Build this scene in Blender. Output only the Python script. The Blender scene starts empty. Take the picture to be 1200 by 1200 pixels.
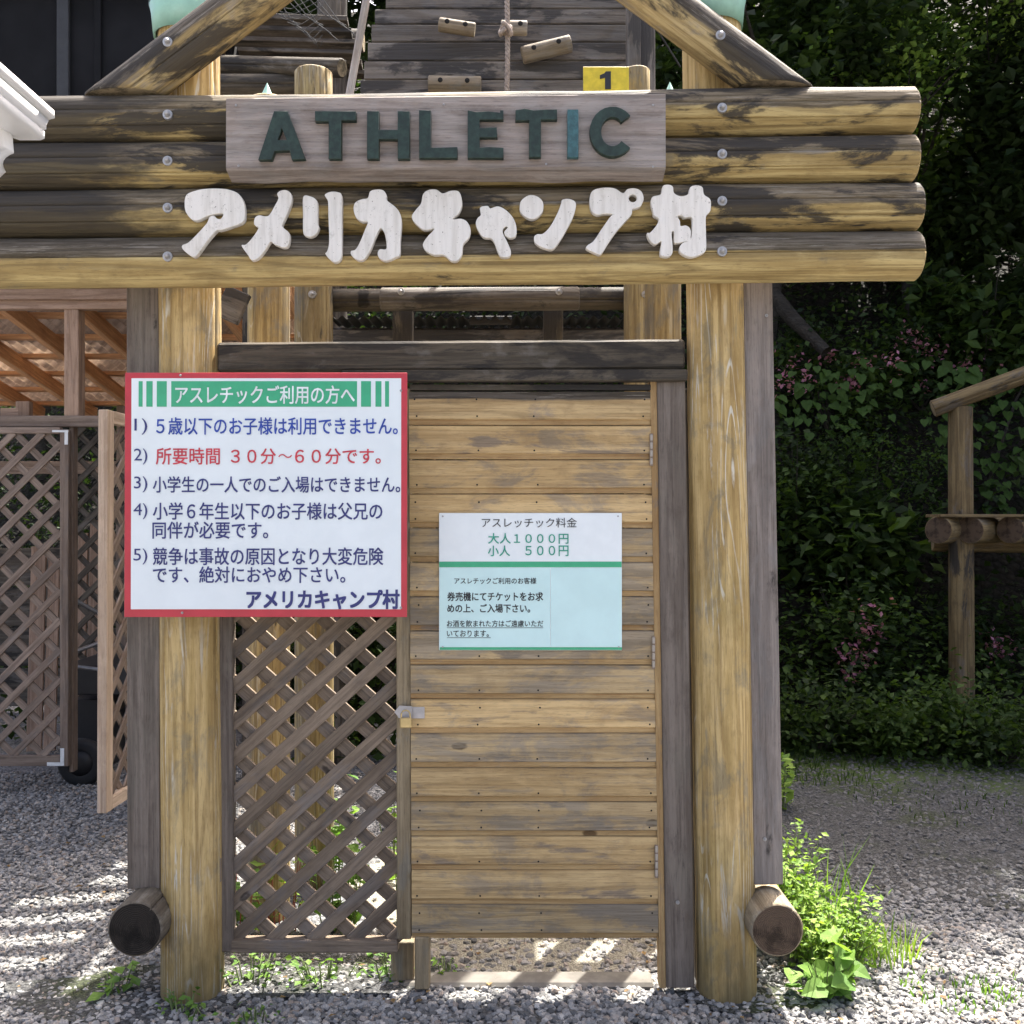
import bpy, bmesh, math, random
import numpy as np
from mathutils import Vector, Matrix, noise as mnoise

# ------------------------------------------------------------------ camera, sky, sun, exposure
scene = bpy.context.scene
COL = scene.collection
EYE = Vector((0.0, -3.33, 1.53)); FPX = 1200.0; TILT = math.atan(10/1200)
cam_d = bpy.data.cameras.new('camera'); cam = bpy.data.objects.new('camera', cam_d); COL.objects.link(cam)
cam_d.sensor_width = 36; cam_d.lens = 36; cam_d.clip_start = 0.05; cam_d.clip_end = 600
cam.location = EYE; cam.rotation_euler = (math.radians(90)+TILT, 0, 0); scene.camera = cam

SUN_AZ = math.radians(26); SUN_EL = math.radians(62)     # azimuth from +Y towards +X
SUN_DIR = Vector((math.sin(SUN_AZ)*math.cos(SUN_EL), math.cos(SUN_AZ)*math.cos(SUN_EL), math.sin(SUN_EL)))
world = bpy.data.worlds.new('World'); scene.world = world; world.use_nodes = True
wn = world.node_tree.nodes; bgn = wn['Background']
sky = wn.new('ShaderNodeTexSky'); sky.sky_type = 'NISHITA'; sky.sun_disc = False
sky.sun_elevation = SUN_EL; sky.sun_rotation = SUN_AZ; sky.air_density = 0.7; sky.dust_density = 8; sky.ozone_density = 0.0
world.node_tree.links.new(sky.outputs[0], bgn.inputs[0]); bgn.inputs[1].default_value = 0.15
sl = bpy.data.lights.new('sun', 'SUN'); sl.energy = 5.0; sl.angle = math.radians(0.5); sl.color = (1, .955, .88)
so = bpy.data.objects.new('sun', sl); COL.objects.link(so); so.rotation_euler = (-SUN_DIR).to_track_quat('-Z', 'Y').to_euler()
scene.view_settings.view_transform = 'Standard'; scene.view_settings.look = 'None'
scene.view_settings.gamma = 1; scene.view_settings.use_curve_mapping = False
scene.view_settings.exposure = 1.98
scene.cycles.max_bounces = 7; scene.cycles.diffuse_bounces = 4

R = random.Random(7); NR = np.random.RandomState(11)
def pt(px, py, Y):
    u = (px-600)/FPX; v = (600-py)/FPX; c, s = math.cos(TILT), math.sin(TILT)
    d = Vector((u, c-v*s, s+v*c)); return EYE + d*((Y-EYE.y)/d.y)
def ppm(Y): return FPX/(Y-EYE.y)

# ------------------------------------------------------------------ object helpers
MW = {}
def link(name, data, M=None, parent=None, kind=None, label=None):
    o = bpy.data.objects.new(name, data); COL.objects.link(o)
    M = M or Matrix.Identity(4); MW[o] = M
    if parent is not None:
        o.parent = parent; o.matrix_basis = MW[parent].inverted() @ M
    else: o.matrix_basis = M
    if kind: o['kind'] = kind
    if label: o['label'] = label
    return o
def tag(o, label, cat, group=None, kind=None):
    o['label'] = label; o['category'] = cat
    if group: o['group'] = group
    if kind: o['kind'] = kind
    return o
def thing(name, label, cat, loc, group=None):
    return tag(link(name, None, Matrix.Translation(Vector(loc))), label, cat, group)
def frame(p0, p1, up=(0, 0, 1)):
    p0, p1 = Vector(p0), Vector(p1); x = (p1-p0).normalized(); up = Vector(up)
    if abs(x.dot(up)) > .95: up = Vector((0, -1, 0))
    y = up.cross(x).normalized(); z = x.cross(y)
    M = Matrix((x, y, z)).transposed().to_4x4(); M.translation = (p0+p1)/2; return M
def mesh_np(name, V, F, mats, smooth=False, rnd=None):
    me = bpy.data.meshes.new(name); V = np.asarray(V, np.float32); F = np.asarray(F, np.int32)
    k = F.shape[1]; me.vertices.add(len(V)); me.vertices.foreach_set('co', V.ravel())
    me.loops.add(F.size); me.loops.foreach_set('vertex_index', F.ravel())
    me.polygons.add(len(F)); me.polygons.foreach_set('loop_start', np.arange(len(F), dtype=np.int32)*k)
    if smooth: me.polygons.foreach_set('use_smooth', np.ones(len(F), bool))
    else: me.polygons.foreach_set('use_smooth', np.zeros(len(F), bool))
    if rnd is not None:
        a = me.attributes.new('rnd', 'FLOAT', 'FACE'); a.data.foreach_set('value', np.asarray(rnd, np.float32))
    for m in mats: me.materials.append(m)
    me.update(calc_edges=True); return me
BOXC = {}
def boxmesh(L, W, H, mat, bev=.003):
    k = (round(L, 3), round(W, 3), round(H, 3), mat.name, bev)
    if k in BOXC: return BOXC[k]
    bm = bmesh.new(); bmesh.ops.create_cube(bm, size=1); bmesh.ops.scale(bm, vec=(L, W, H), verts=bm.verts)
    if bev: bmesh.ops.bevel(bm, geom=bm.edges[:], offset=min(bev, min(L, W, H)*.3), segments=1, affect='EDGES')
    me = bpy.data.meshes.new('plank_mesh'); bm.to_mesh(me); bm.free(); me.materials.append(mat); BOXC[k] = me; return me
def plank(name, p0, p1, width, thick, mat, parent=None, up=(0, -1, 0), bev=.003, label=None):
    """length p0-p1, thickness along 'up' (face normal), width across"""
    p0, p1 = Vector(p0), Vector(p1)
    M = frame(p0, p1, up); return link(name, boxmesh((p1-p0).length, width, thick, mat, bev), M, parent, label=label)
def rectp(name, x0, y0, x1, y1, Y, t, mat, parent=None, vert=None, lean=0, bev=.003, label=None):
    """plank whose front face fills the picture rectangle at depth Y (built at its real size there); lean = shift of the foot"""
    if vert is None: vert = abs(y1-y0) > abs(x1-x0)
    w = (x1-x0)/ppm(Y) if vert else (y1-y0)/ppm(Y)
    if vert: a, b = pt((x0+x1)/2, y1, Y), pt((x0+x1)/2, y0, Y); a.x += lean/ppm(Y)
    else: a, b = pt(x0, (y0+y1)/2, Y), pt(x1, (y0+y1)/2, Y); b.z -= lean/ppm(Y)
    a.y += t/2; b.y += t/2
    return plank(name, a, b, w, t, mat, parent, (0, -1, 0), bev, label)
def logmesh(L, r0, r1, mats, seg=36, rings=22, cracks=(), seed=0, wob=.012, x0=None, x1=None, cham=.006, capb=True):
    """round log along local X; profile notched at crack angles; x0/x1 optional per-angle end positions"""
    rr = random.Random(seed); angs = [(2*math.pi*i/seg, 1.0) for i in range(seg)]
    for c in cracks:
        angs = [a for a in angs if abs((a[0]-c+math.pi) % (2*math.pi)-math.pi) > .05]
        angs += [((c-.028) % (2*math.pi), 1.0), (c % (2*math.pi), .90), ((c+.028) % (2*math.pi), 1.0)]
    angs.sort(); n = len(angs); V = []; ts = [0]+[(i/(rings)) for i in range(1, rings)]+[1]
    off = rr.uniform(0, 100)
    pre = [('c', 0)]+[('r', t) for t in ts]+[('c', 1)]
    for kind, t in pre:
        for (a, f) in angs:
            r = r0+(r1-r0)*t
            r *= 1+wob*2*mnoise.noise(Vector((t*L*1.3+off, math.cos(a)*.8, math.sin(a)*.8)))+wob*.7*mnoise.noise(Vector((t*L*5+off, math.cos(a)*2, math.sin(a)*2)))
            r *= f
            y, z = math.cos(a)*r, math.sin(a)*r
            xa = x0(y, z) if x0 else -L/2; xb = x1(y, z) if x1 else L/2
            x = xa+(xb-xa)*t
            if kind == 'c':
                k = (r-cham)/r; y *= k; z *= k; x += (-cham if t == 0 else cham)
            V.append((x, y, z))
    R_ = len(pre); F = []
    for i in range(R_-1):
        for j in range(n):
            F.append((i*n+j, i*n+(j+1) % n, (i+1)*n+(j+1) % n, (i+1)*n+j))
    bm = bmesh.new(); vs = [bm.verts.new(v) for v in V]
    for f in F: bm.faces.new([vs[i] for i in f]).smooth = True
    for base, rev in ((0, False), ((R_-1)*n, True)):
        ring = [vs[base+j] for j in range(n)]; c = sum((v.co for v in ring), Vector())/n; cv = bm.verts.new(c)
        for j in range(n):
            f = bm.faces.new((cv, ring[(j+1) % n], ring[j]) if not rev else (cv, ring[j], ring[(j+1) % n])); f.material_index = 1
    me = bpy.data.meshes.new('log_mesh'); bmesh.ops.recalc_face_normals(bm, faces=bm.faces); bm.to_mesh(me); bm.free()
    for m in mats: me.materials.append(m)
    return me
def log(name, p0, p1, r0, r1, mat, parent=None, up=(0, 0, 1), label=None, cut0=None, cut1=None, end=None, **k):
    p0, p1 = Vector(p0), Vector(p1); M = frame(p0, p1, up); L = (p1-p0).length; Mi = M.inverted()
    def cf(cut):
        if cut is None: return None
        p = Mi @ Vector(cut[0]); nn = (Mi.to_3x3() @ Vector(cut[1])).normalized()
        return lambda y, z: p.x-((y-p.y)*nn.y+(z-p.z)*nn.z)/nn.x
    return link(name, logmesh(L, r0, r1, [mat, end or MAT['end']], x0=cf(cut0), x1=cf(cut1), **k), M, parent, label=label)
def tube_mesh(pts, rad, mat, seg=8, smooth=True):
    V = []; F = []; pts = [Vector(p) for p in pts]
    for i, p in enumerate(pts):
        d = (pts[min(i+1, len(pts)-1)]-pts[max(i-1, 0)]).normalized(); a = d.orthogonal().normalized() if abs(d.z) > .9 else d.cross(Vector((0, 0, 1))).normalized(); b = d.cross(a)
        r = rad[i] if hasattr(rad, '__len__') else rad
        for j in range(seg):
            t = 2*math.pi*j/seg; V.append(tuple(p+(a*math.cos(t)+b*math.sin(t))*r))
    for i in range(len(pts)-1):
        for j in range(seg): F.append((i*seg+j, i*seg+(j+1) % seg, (i+1)*seg+(j+1) % seg, (i+1)*seg+j))
    me = mesh_np('tube', V, F, [mat], smooth); return me
def join_meshes(lst, mat):
    bm = bmesh.new()
    for m in lst: bm.from_mesh(m)
    me = bpy.data.meshes.new('joined'); bm.to_mesh(me); bm.free(); me.materials.append(mat); return me

# ------------------------------------------------------------------ materials
MAT = {}
class NT:
    def __init__(s, name):
        s.m = bpy.data.materials.new(name); s.m.use_nodes = True; s.t = s.m.node_tree; s.b = s.t.nodes['Principled BSDF']; MAT[name] = s.m
    def n(s, typ, **k):
        nd = s.t.nodes.new(typ)
        for a, v in k.items(): setattr(nd, a, v)
        return nd
    def L(s, a, b): s.t.links.new(a, b)
    def val(s, sock, v):
        if hasattr(v, 'is_output'): s.L(v, sock)
        else: sock.default_value = v
    def math(s, op, a, b=0.0, c=None, clamp=False):
        nd = s.n('ShaderNodeMath', operation=op, use_clamp=clamp); s.val(nd.inputs[0], a); s.val(nd.inputs[1], b)
        if c is not None: s.val(nd.inputs[2], c)
        return nd.outputs[0]
    def vmul(s, a, v):
        nd = s.n('ShaderNodeVectorMath', operation='MULTIPLY'); s.val(nd.inputs[0], a); s.val(nd.inputs[1], v); return nd.outputs[0]
    def vadd(s, a, v):
        nd = s.n('ShaderNodeVectorMath', operation='ADD'); s.val(nd.inputs[0], a); s.val(nd.inputs[1], v); return nd.outputs[0]
    def noise(s, vec, scale, detail=4, rough=.55, dist=0):
        nd = s.n('ShaderNodeTexNoise'); s.val(nd.inputs['Vector'], vec); nd.inputs['Scale'].default_value = scale
        nd.inputs['Detail'].default_value = detail; nd.inputs['Roughness'].default_value = rough; nd.inputs['Distortion'].default_value = dist
        return nd.outputs[0]
    def rng(s, v, a, b, c=0.0, d=1.0):
        nd = s.n('ShaderNodeMapRange', interpolation_type='SMOOTHSTEP'); s.val(nd.inputs[0], v)
        for i, q in enumerate((a, b, c, d)): s.val(nd.inputs[i+1], q)
        return nd.outputs[0]
    def mix(s, f, a, b, mode='MIX'):
        nd = s.n('ShaderNodeMix', data_type='RGBA', blend_type=mode); s.val(nd.inputs[0], f)
        for sock, v in ((nd.inputs[6], a), (nd.inputs[7], b)):
            if hasattr(v, 'is_output'): s.L(v, sock)
            else: sock.default_value = (*v, 1)
        return nd.outputs[2]
    def bump(s, h, dist, strength=1.0):
        nd = s.n('ShaderNodeBump'); nd.inputs['Strength'].default_value = strength; nd.inputs['Distance'].default_value = dist; s.L(h, nd.inputs['Height'])
        s.L(nd.outputs[0], s.b.inputs['Normal'])
    def out(s, c, rough=.7, spec=.3):
        s.val(s.b.inputs['Base Color'], c if hasattr(c, 'is_output') else (*c, 1)); s.val(s.b.inputs['Roughness'], rough); s.b.inputs['Specular IOR Level'].default_value = spec
        return s.m
def simple(name, col, rough=.5, metal=0, spec=.5, var=.12, nscale=20):
    t = NT(name); oc = t.n('ShaderNodeTexCoord').outputs['Object']
    a = t.noise(oc, nscale, 5, .6); c = t.mix(t.rng(a, .35, .7), tuple(q*(1-var) for q in col), tuple(min(1, q*(1+var)) for q in col))
    t.b.inputs['Metallic'].default_value = metal; t.out(c, rough, spec); return t.m
def wood(name, light, mid, dark, grey=0.0, greycol=(.2, .185, .17), black=0.0, blackcol=(.018, .016, .014), topax=2, top=None, topcol=(.045, .038, .03),
         topmix=.85, pale=0.0, knots=.6, kflat=True, fig=.5, bump=.0025, rough=.78, foot=None, streak_=.45, xblack=None, vary=.2, greyscale=1.0, green=0.0):
    t = NT(name); oc = t.n('ShaderNodeTexCoord').outputs['Object']; rn = t.n('ShaderNodeObjectInfo').outputs['Random']
    cmb = t.n('ShaderNodeCombineXYZ'); t.L(t.math('MULTIPLY', rn, 37.0), cmb.inputs[0]); t.L(t.math('MULTIPLY', rn, 17.3), cmb.inputs[1]); t.L(t.math('MULTIPLY', rn, 23.7), cmb.inputs[2])
    v = t.vadd(oc, cmb.outputs[0])
    n1 = t.noise(t.vmul(v, (1.3, 22, 22)), 1.4, 7, .62, .5)
    n2 = t.noise(t.vmul(v, (5, 170, 170)), 1.2, 3, .6)
    nl = t.noise(t.vmul(v, (.4, 6.5, 6.5)), 1.0, 2, .45, .2)
    n3 = t.noise(t.vmul(v, (.55, 60, 60)), 1.3, 5, .6, .2)
    cont = t.math('SINE', t.math('MULTIPLY', nl, 70.0)); cont = t.rng(cont, .3, 1.0)
    # knots
    vo = t.n('ShaderNodeTexVoronoi', feature='F1'); t.L(t.vmul(v, (3.6, 7.5, .4) if kflat else (2.6, 5.5, 5.5)), vo.inputs['Vector']); vo.inputs['Scale'].default_value = 1.0
    kmask = t.math('MULTIPLY', t.rng(t.math('ADD', vo.outputs['Distance'], t.math('MULTIPLY', t.noise(v, 45, 2), .05)), .095, .135, 1, 0), t.rng(t.n('ShaderNodeSeparateColor') and vo.outputs['Color'], 0, 1, 0, 1) if False else 1.0)
    sc = t.n('ShaderNodeSeparateColor'); t.L(vo.outputs['Color'], sc.inputs[0]); kmask = t.math('MULTIPLY', kmask, t.rng(sc.outputs[0], 1-knots*.55, 1-knots*.55+.02))
    c = t.mix(t.rng(n1, .40, .60), mid, light)
    c = t.mix(t.math('MULTIPLY', cont, fig), c, dark)
    c = t.mix(t.math('MULTIPLY', t.rng(n3, .52, .62), streak_), c, dark)
    bl_ = t.noise(t.vmul(v, (7, 11, 11)), 1.0, 5, .65); c = t.mix(t.math('MULTIPLY', t.rng(bl_, .52, .7), .35), c, dark); c = t.mix(t.math('MULTIPLY', t.rng(bl_, .46, .3), .25), c, tuple(min(.8, q*1.35) for q in light))
    c = t.mix(t.math('MULTIPLY', t.rng(n2, .55, .75), .35), c, dark)
    c = t.mix(t.math('MULTIPLY', kmask, .85), c, tuple(q*.35 for q in dark))
    if pale > 0:
        pm = t.rng(t.noise(t.vmul(v, (1.6, 26, 26)), 1.1, 6, .7, .8), .58, .66); pm = t.math('MULTIPLY', pm, t.rng(t.noise(t.vmul(v, (1.4, 5, 5)), 1.5, 2), .45, .6))
        c = t.mix(t.math('MULTIPLY', pm, pale), c, (.5, .46, .38))
        ln = t.rng(t.math('SINE', t.math('MULTIPLY', t.noise(t.vmul(v, (.55, 7, 7)), 1.0, 2, .5, .3), 150.0)), .78, .95)
        ln = t.math('MULTIPLY', ln, t.rng(t.noise(t.vmul(v, (.9, 4, 4)), 1.5, 3, .6), .47, .58)); ln = t.math('MULTIPLY', ln, t.rng(t.noise(t.vmul(v, (14, 60, 60)), 1.0, 3), .35, .55))
        c = t.mix(t.math('MULTIPLY', ln, pale), c, (.62, .58, .48))
    if green > 0:
        c = t.mix(t.math('MULTIPLY', t.rng(t.noise(v, 2.3, 4), .5, .7), green), c, (.12, .13, .04))
    if grey > 0:
        gm = t.rng(t.math('ADD', t.math('MULTIPLY', t.noise(t.vmul(v, (3.4, 6.5*greyscale, 6.5*greyscale)), 1.3, 7, .68, .5), .8), t.math('MULTIPLY', n3, .2)), .60-.28*grey, .70-.26*grey)
        gcol = t.mix(t.rng(n1, .35, .65), tuple(q*.72 for q in greycol), tuple(q*1.25 for q in greycol)); gcol = t.mix(t.math('MULTIPLY', cont, fig*.5), gcol, tuple(q*.5 for q in greycol))
        c = t.mix(t.math('MULTIPLY', gm, min(1, .55+grey*.45)), c, gcol)
    c = t.mix(1.0, c, t.mix(rn, (1-vary,)*3, (1+vary*.6,)*3), 'MULTIPLY')
    if top is not None:
        sx = t.n('ShaderNodeSeparateXYZ'); t.L(oc, sx.inputs[0])
        wob = t.math('MULTIPLY', t.math('SUBTRACT', t.noise(t.vmul(v, (1.6, 9, 9)), 1.2, 6, .62), .5), top[2])
        tm = t.rng(t.math('ADD', sx.outputs[topax], wob), top[0]*.6+top[1]*.4-.002, top[0]*.4+top[1]*.6+.002)
        streak = t.rng(t.noise(t.vmul(v, (2.2, 46, 46)), 1.3, 7, .75), .42, .56)
        tc_ = t.mix(streak, topcol, tuple(q*2.6 for q in topcol)); hi = t.rng(t.noise(t.vmul(v, (2.2, 55, 55)), 1.3, 6, .8), .54, .60); tc_ = t.mix(t.math('MULTIPLY', hi, .6), tc_, (.26, .235, .20)); c = t.mix(t.math('MULTIPLY', tm, topmix), c, tc_)
    if foot:
        sf = t.n('ShaderNodeSeparateXYZ'); t.L(oc, sf.inputs[0]); fn = t.math('MULTIPLY', t.math('SUBTRACT', t.noise(t.vmul(v, (3, 9, 9)), 1.2, 6, .65), .5), .8)
        c = t.mix(t.math('MULTIPLY', t.rng(t.math('ADD', sf.outputs[0], fn), foot[1], foot[0]), .75), c, t.mix(n1, (.05, .045, .022), (.13, .105, .055)))
    if black > 0:
        bm_ = t.rng(t.noise(t.vmul(v, (1.3, 5, 5)), 1.5, 8, .66, .4), .66-.3*black, .73-.3*black)
        if xblack:
            sx2 = t.n('ShaderNodeSeparateXYZ'); t.L(oc, sx2.inputs[0])
            nz = t.math('MULTIPLY', t.math('SUBTRACT', t.noise(t.vmul(v, (4, 14, 14)), 1.0, 6, .65), .5), .9)
            xm = t.rng(t.math('ADD', sx2.outputs[0], nz), xblack[0], xblack[1]); bm_ = t.math('MAXIMUM', bm_, t.math('MULTIPLY', xm, .95))
        c = t.mix(t.math('MULTIPLY', bm_, .92), c, t.mix(n2, blackcol, tuple(q*2.4 for q in blackcol)))
    sp_ = t.rng(t.noise(t.vmul(v, (30, 260, 260)), 1.0, 2, .6), .3, .7, .8, 1.18); c = t.mix(1.0, c, t.mix(sp_, (0, 0, 0), (1, 1, 1)), 'MULTIPLY') if False else t.mix(t.math('MULTIPLY', t.rng(t.noise(t.vmul(v, (22, 240, 240)), 1.0, 3, .65), .54, .68), .3), c, tuple(q*.5 for q in dark))
    h = t.math('ADD', t.math('MULTIPLY', n1, 1.0), t.math('MULTIPLY', n2, .5)); h = t.math('SUBTRACT', h, t.math('MULTIPLY', cont, .25))
    t.bump(h, bump*1.5); t.out(c, rough, .25); return t.m
def endgrain(name, a, b):
    t = NT(name); oc = t.n('ShaderNodeTexCoord').outputs['Object']
    v = t.vmul(oc, (0, 1, 1)); nz = t.noise(oc, 12, 3); ln = t.n('ShaderNodeVectorMath', operation='LENGTH'); t.L(v, ln.inputs[0])
    w = t.math('SINE', t.math('ADD', t.math('MULTIPLY', ln.outputs['Value'], 1100), t.math('MULTIPLY', nz, 16)))
    c = t.mix(t.math('MULTIPLY', t.rng(w, -1, 1), .6), a, b); c = t.mix(t.rng(t.noise(oc, 18, 6, .7), .45, .65), c, tuple(q*.35 for q in a)); t.bump(w, .0008); t.out(c, .85, .2); return t.m
HL, HM, HD = (.50, .37, .16), (.36, .25, .095), (.20, .125, .045)
wood('honey_post', (.58, .42, .19), (.44, .305, .12), (.2, .12, .04), grey=.3, greycol=(.26, .22, .14), foot=(-1.62, -1.15), pale=.9, fig=.3, knots=.25, kflat=False, green=.2, vary=.05)
wood('beam_log', (.50, .38, .165), (.34, .24, .09), (.15, .10, .04), grey=.2, greycol=(.2, .17, .11), top=(-.016, .008, .085), topcol=(.065, .052, .036), topmix=.9, kflat=False, fig=.4, knots=.5, black=.54, xblack=(-.72, -1.0), vary=.08)
wood('beam_log_clean', (.50, .385, .17), (.35, .25, .1), (.15, .1, .04), grey=.12, greycol=(.2, .17, .11), top=(-.006, .006, .03), topcol=(.045, .038, .03), topmix=.93, kflat=False, fig=.45, knots=.4, black=.2, xblack=(-1.9, -2.3), vary=.08)
wood('brace_log', (.43, .33, .16), (.29, .21, .09), (.13, .085, .035), grey=.3, greycol=(.22, .19, .15), top=(-.025, .012, .06), topcol=(.032, .027, .022), topmix=.95, kflat=False, fig=.35, knots=.3, black=.4, vary=.1)
wood('board_grey', (.29, .245, .21), (.2, .168, .145), (.1, .08, .065), grey=.5, greycol=(.23, .205, .185), fig=.3, knots=.5, black=.05, vary=.12)
wood('sign_board', (.31, .26, .225), (.225, .185, .155), (.1, .075, .06), grey=.5, greycol=(.26, .23, .205), fig=.3, knots=.35, top=(.115, .14, .05), topcol=(.05, .045, .04), topmix=.7, vary=.05)
wood('frame_plank', (.20, .165, .135), (.14, .113, .09), (.06, .044, .034), grey=.4, greycol=(.165, .14, .112), fig=.25, knots=.45, black=.04, vary=.06)
wood('door_board', (.58, .41, .20), (.46, .31, .14), (.20, .125, .06), grey=.34, greycol=(.26, .21, .15), fig=.22, streak_=.25, knots=.6, black=.34, blackcol=(.13, .10, .07), vary=.22, bump=.0018)
wood('door_top_board', (.56, .40, .20), (.44, .30, .14), (.17, .11, .05), grey=.3, greycol=(.24, .2, .16), fig=.32, knots=.8, top=(.018, .036, .03), topax=1, topcol=(.03, .026, .022), topmix=.95, vary=.1, bump=.0018)
wood('door_lip', (.47, .32, .15), (.37, .24, .105), (.25, .13, .05), grey=.15, fig=.25, knots=.2, vary=.15)
wood('lattice', (.25, .19, .135), (.175, .13, .09), (.075, .055, .042), grey=.35, greycol=(.17, .145, .125), fig=.25, knots=.4, vary=.25, bump=.0015)
wood('stile_wood', (.30, .235, .145), (.21, .16, .095), (.11, .08, .045), grey=.35, greycol=(.2, .18, .14), fig=.3, knots=.5, vary=.08)
wood('black_beam', (.11, .09, .065), (.07, .058, .042), (.02, .017, .014), grey=.25, greycol=(.15, .135, .115), black=.5, fig=.25, knots=.4, vary=.1)
wood('dark_log', (.13, .11, .085), (.085, .07, .055), (.04, .03, .024), grey=.4, greycol=(.14, .125, .11), black=.45, kflat=False, fig=.3, knots=.3, vary=.2)
wood('rear_log', (.42, .32, .15), (.28, .2, .09), (.13, .085, .035), grey=.4, greycol=(.2, .18, .14), black=.2, kflat=False, fig=.35, knots=.3, pale=.4, vary=.2)
wood('silver_pole', (.48, .42, .36), (.36, .31, .26), (.2, .16, .13), grey=.4, greycol=(.34, .31, .28), kflat=False, fig=.25, knots=.2, vary=.1)
wood('wall_plank', (.18, .155, .13), (.125, .107, .09), (.075, .062, .052), grey=.5, greycol=(.15, .138, .128), black=.62, blackcol=(.025, .023, .022), fig=.35, knots=.8, vary=.22)
wood('hold_log', (.27, .215, .15), (.19, .15, .1), (.09, .07, .045), grey=.45, greycol=(.22, .2, .17), kflat=False, fig=.3, knots=.2, vary=.2)
wood('shed_wood', (.40, .27, .19), (.30, .195, .13), (.17, .10, .065), grey=.15, greycol=(.22, .19, .165), fig=.3, knots=.5, vary=.15)
wood('shed_rafter', (.66, .37, .19), (.54, .29, .14), (.3, .14, .07), fig=.25, knots=.3, vary=.15)
wood('shed_lattice', (.29, .22, .17), (.21, .155, .12), (.1, .07, .05), grey=.3, greycol=(.2, .165, .14), fig=.25, knots=.4, vary=.22)
wood('sunlit_frame', (.62, .48, .36), (.5, .38, .28), (.32, .22, .15), fig=.25, knots=.3, vary=.05)  # open door's frame: sunlight on its edge put into the pale colour
wood('stub_log', (.15, .125, .09), (.1, .08, .058), (.05, .038, .028), grey=.4, greycol=(.2, .175, .14), black=.25, kflat=False, fig=.3, knots=.3, vary=.1)
wood('stub_light', (.33, .27, .18), (.23, .18, .115), (.12, .085, .05), grey=.4, greycol=(.25, .22, .17), kflat=False, fig=.3, knots=.3, vary=.1)
wood('rail_log', (.20, .145, .07), (.13, .09, .042), (.04, .028, .016), grey=.3, greycol=(.14, .12, .1), black=.3, kflat=False, fig=.3, knots=.3, vary=.2)
wood('bark', (.05, .042, .033), (.032, .027, .02), (.015, .012, .01), grey=.3, greycol=(.055, .052, .045), kflat=False, fig=.2, knots=.1, bump=.012, vary=.2)
endgrain('end', (.34, .27, .17), (.24, .18, .10)); endgrain('end_dark', (.035, .028, .022), (.02, .017, .014)); endgrain('end_brown', (.11, .075, .05), (.07, .048, .033))
simple('zinc', (.40, .39, .38), .5, .7); simple('galv_dark', (.30, .30, .31), .45, .8); simple('mint_metal', (.28, .50, .40), .38, 0, .5, .08)
simple('mint_dark', (.05, .09, .075), .6); simple('white_pvc', (.78, .77, .75), .35, 0, .5, .04, 6); simple('white_paint', (.74, .70, .63), .65, 0, .3, .07, 14)
t = NT('white_paint'); oc = t.n('ShaderNodeTexCoord').outputs['Object']; rn = t.n('ShaderNodeObjectInfo').outputs['Random']; cm = t.n('ShaderNodeCombineXYZ'); t.L(t.math('MULTIPLY', rn, 9.0), cm.inputs[0]); v = t.vadd(oc, cm.outputs[0])
c = t.mix(t.rng(t.noise(t.vmul(v, (55, 1, 5)), 1.0, 5, .6), .4, .7), (.74, .70, .63), (.60, .56, .49)); c = t.mix(t.math('MULTIPLY', t.rng(t.noise(v, 26, 7, .75), .56, .7), .5), c, (.42, .38, .31)); c = t.mix(t.rng(t.noise(v, 120, 3, .7), .66, .7), c, (.2, .17, .13))
t.bump(t.noise(t.vmul(v, (60, 1, 8)), 1.0, 5, .7), .001); t.out(c, .7, .3)
simple('green_paint', (.018, .034, .024), .5, 0, .4, .35, 60); simple('teal_paint', (.035, .10, .105), .45, 0, .5, .3, 60)
simple('sign_white', (.74, .79, .79), .28, 0, .5, .03, 5); simple('sign_red', (.50, .035, .05), .35, 0, .5, .08, 8); simple('sign_green', (.045, .38, .19), .35, 0, .5, .05)
simple('ink_navy', (.03, .035, .16), .4); simple('ink_blue', (.02, .06, .34), .4); simple('ink_red', (.55, .04, .06), .4); simple('ink_black', (.012, .012, .014), .5)
simple('ink_white', (.72, .78, .76), .4); simple('ink_teal', (.02, .30, .20), .4)
simple('sheet_blue', (.55, .76, .74), .14, 0, .6, .04, 6); simple('price_white', (.78, .82, .81), .2, 0, .5, .02); simple('backing', (.22, .22, .22), .6); simple('sheet_line', (.3, .42, .46), .3)
simple('hinge_steel', (.42, .37, .31), .5, .3); simple('yellow_sign', (.62, .47, .03), .45, 0, .4, .12, 30); simple('brass', (.55, .42, .2), .35, .75); simple('steel_plate', (.46, .43, .41), .45, .4)
simple('rust_steel', (.26, .2, .15), .6, .3); simple('rope_fibre', (.33, .27, .23), .9, 0, .1, .25, 90); simple('black_rubber', (.015, .015, .016), .7); simple('black_metal', (.02, .02, .022), .45, 0)
simple('dark_hole', (.01, .009, .008), .9); simple('concrete', (.13, .12, .105), .9, 0, .2, .2, 14); simple('bracket_white', (.72, .72, .70), .4)
simple('dark_mesh', (.008, .008, .009), .8, 0, .2, .3, 3); simple('dark_post', (.03, .031, .033), .7); simple('net_cord', (.04, .04, .042), .9)
simple('red_stem', (.30, .06, .04), .6); simple('stem_green', (.12, .16, .05), .7); simple('dry_stem', (.3, .24, .14), .8)

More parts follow.
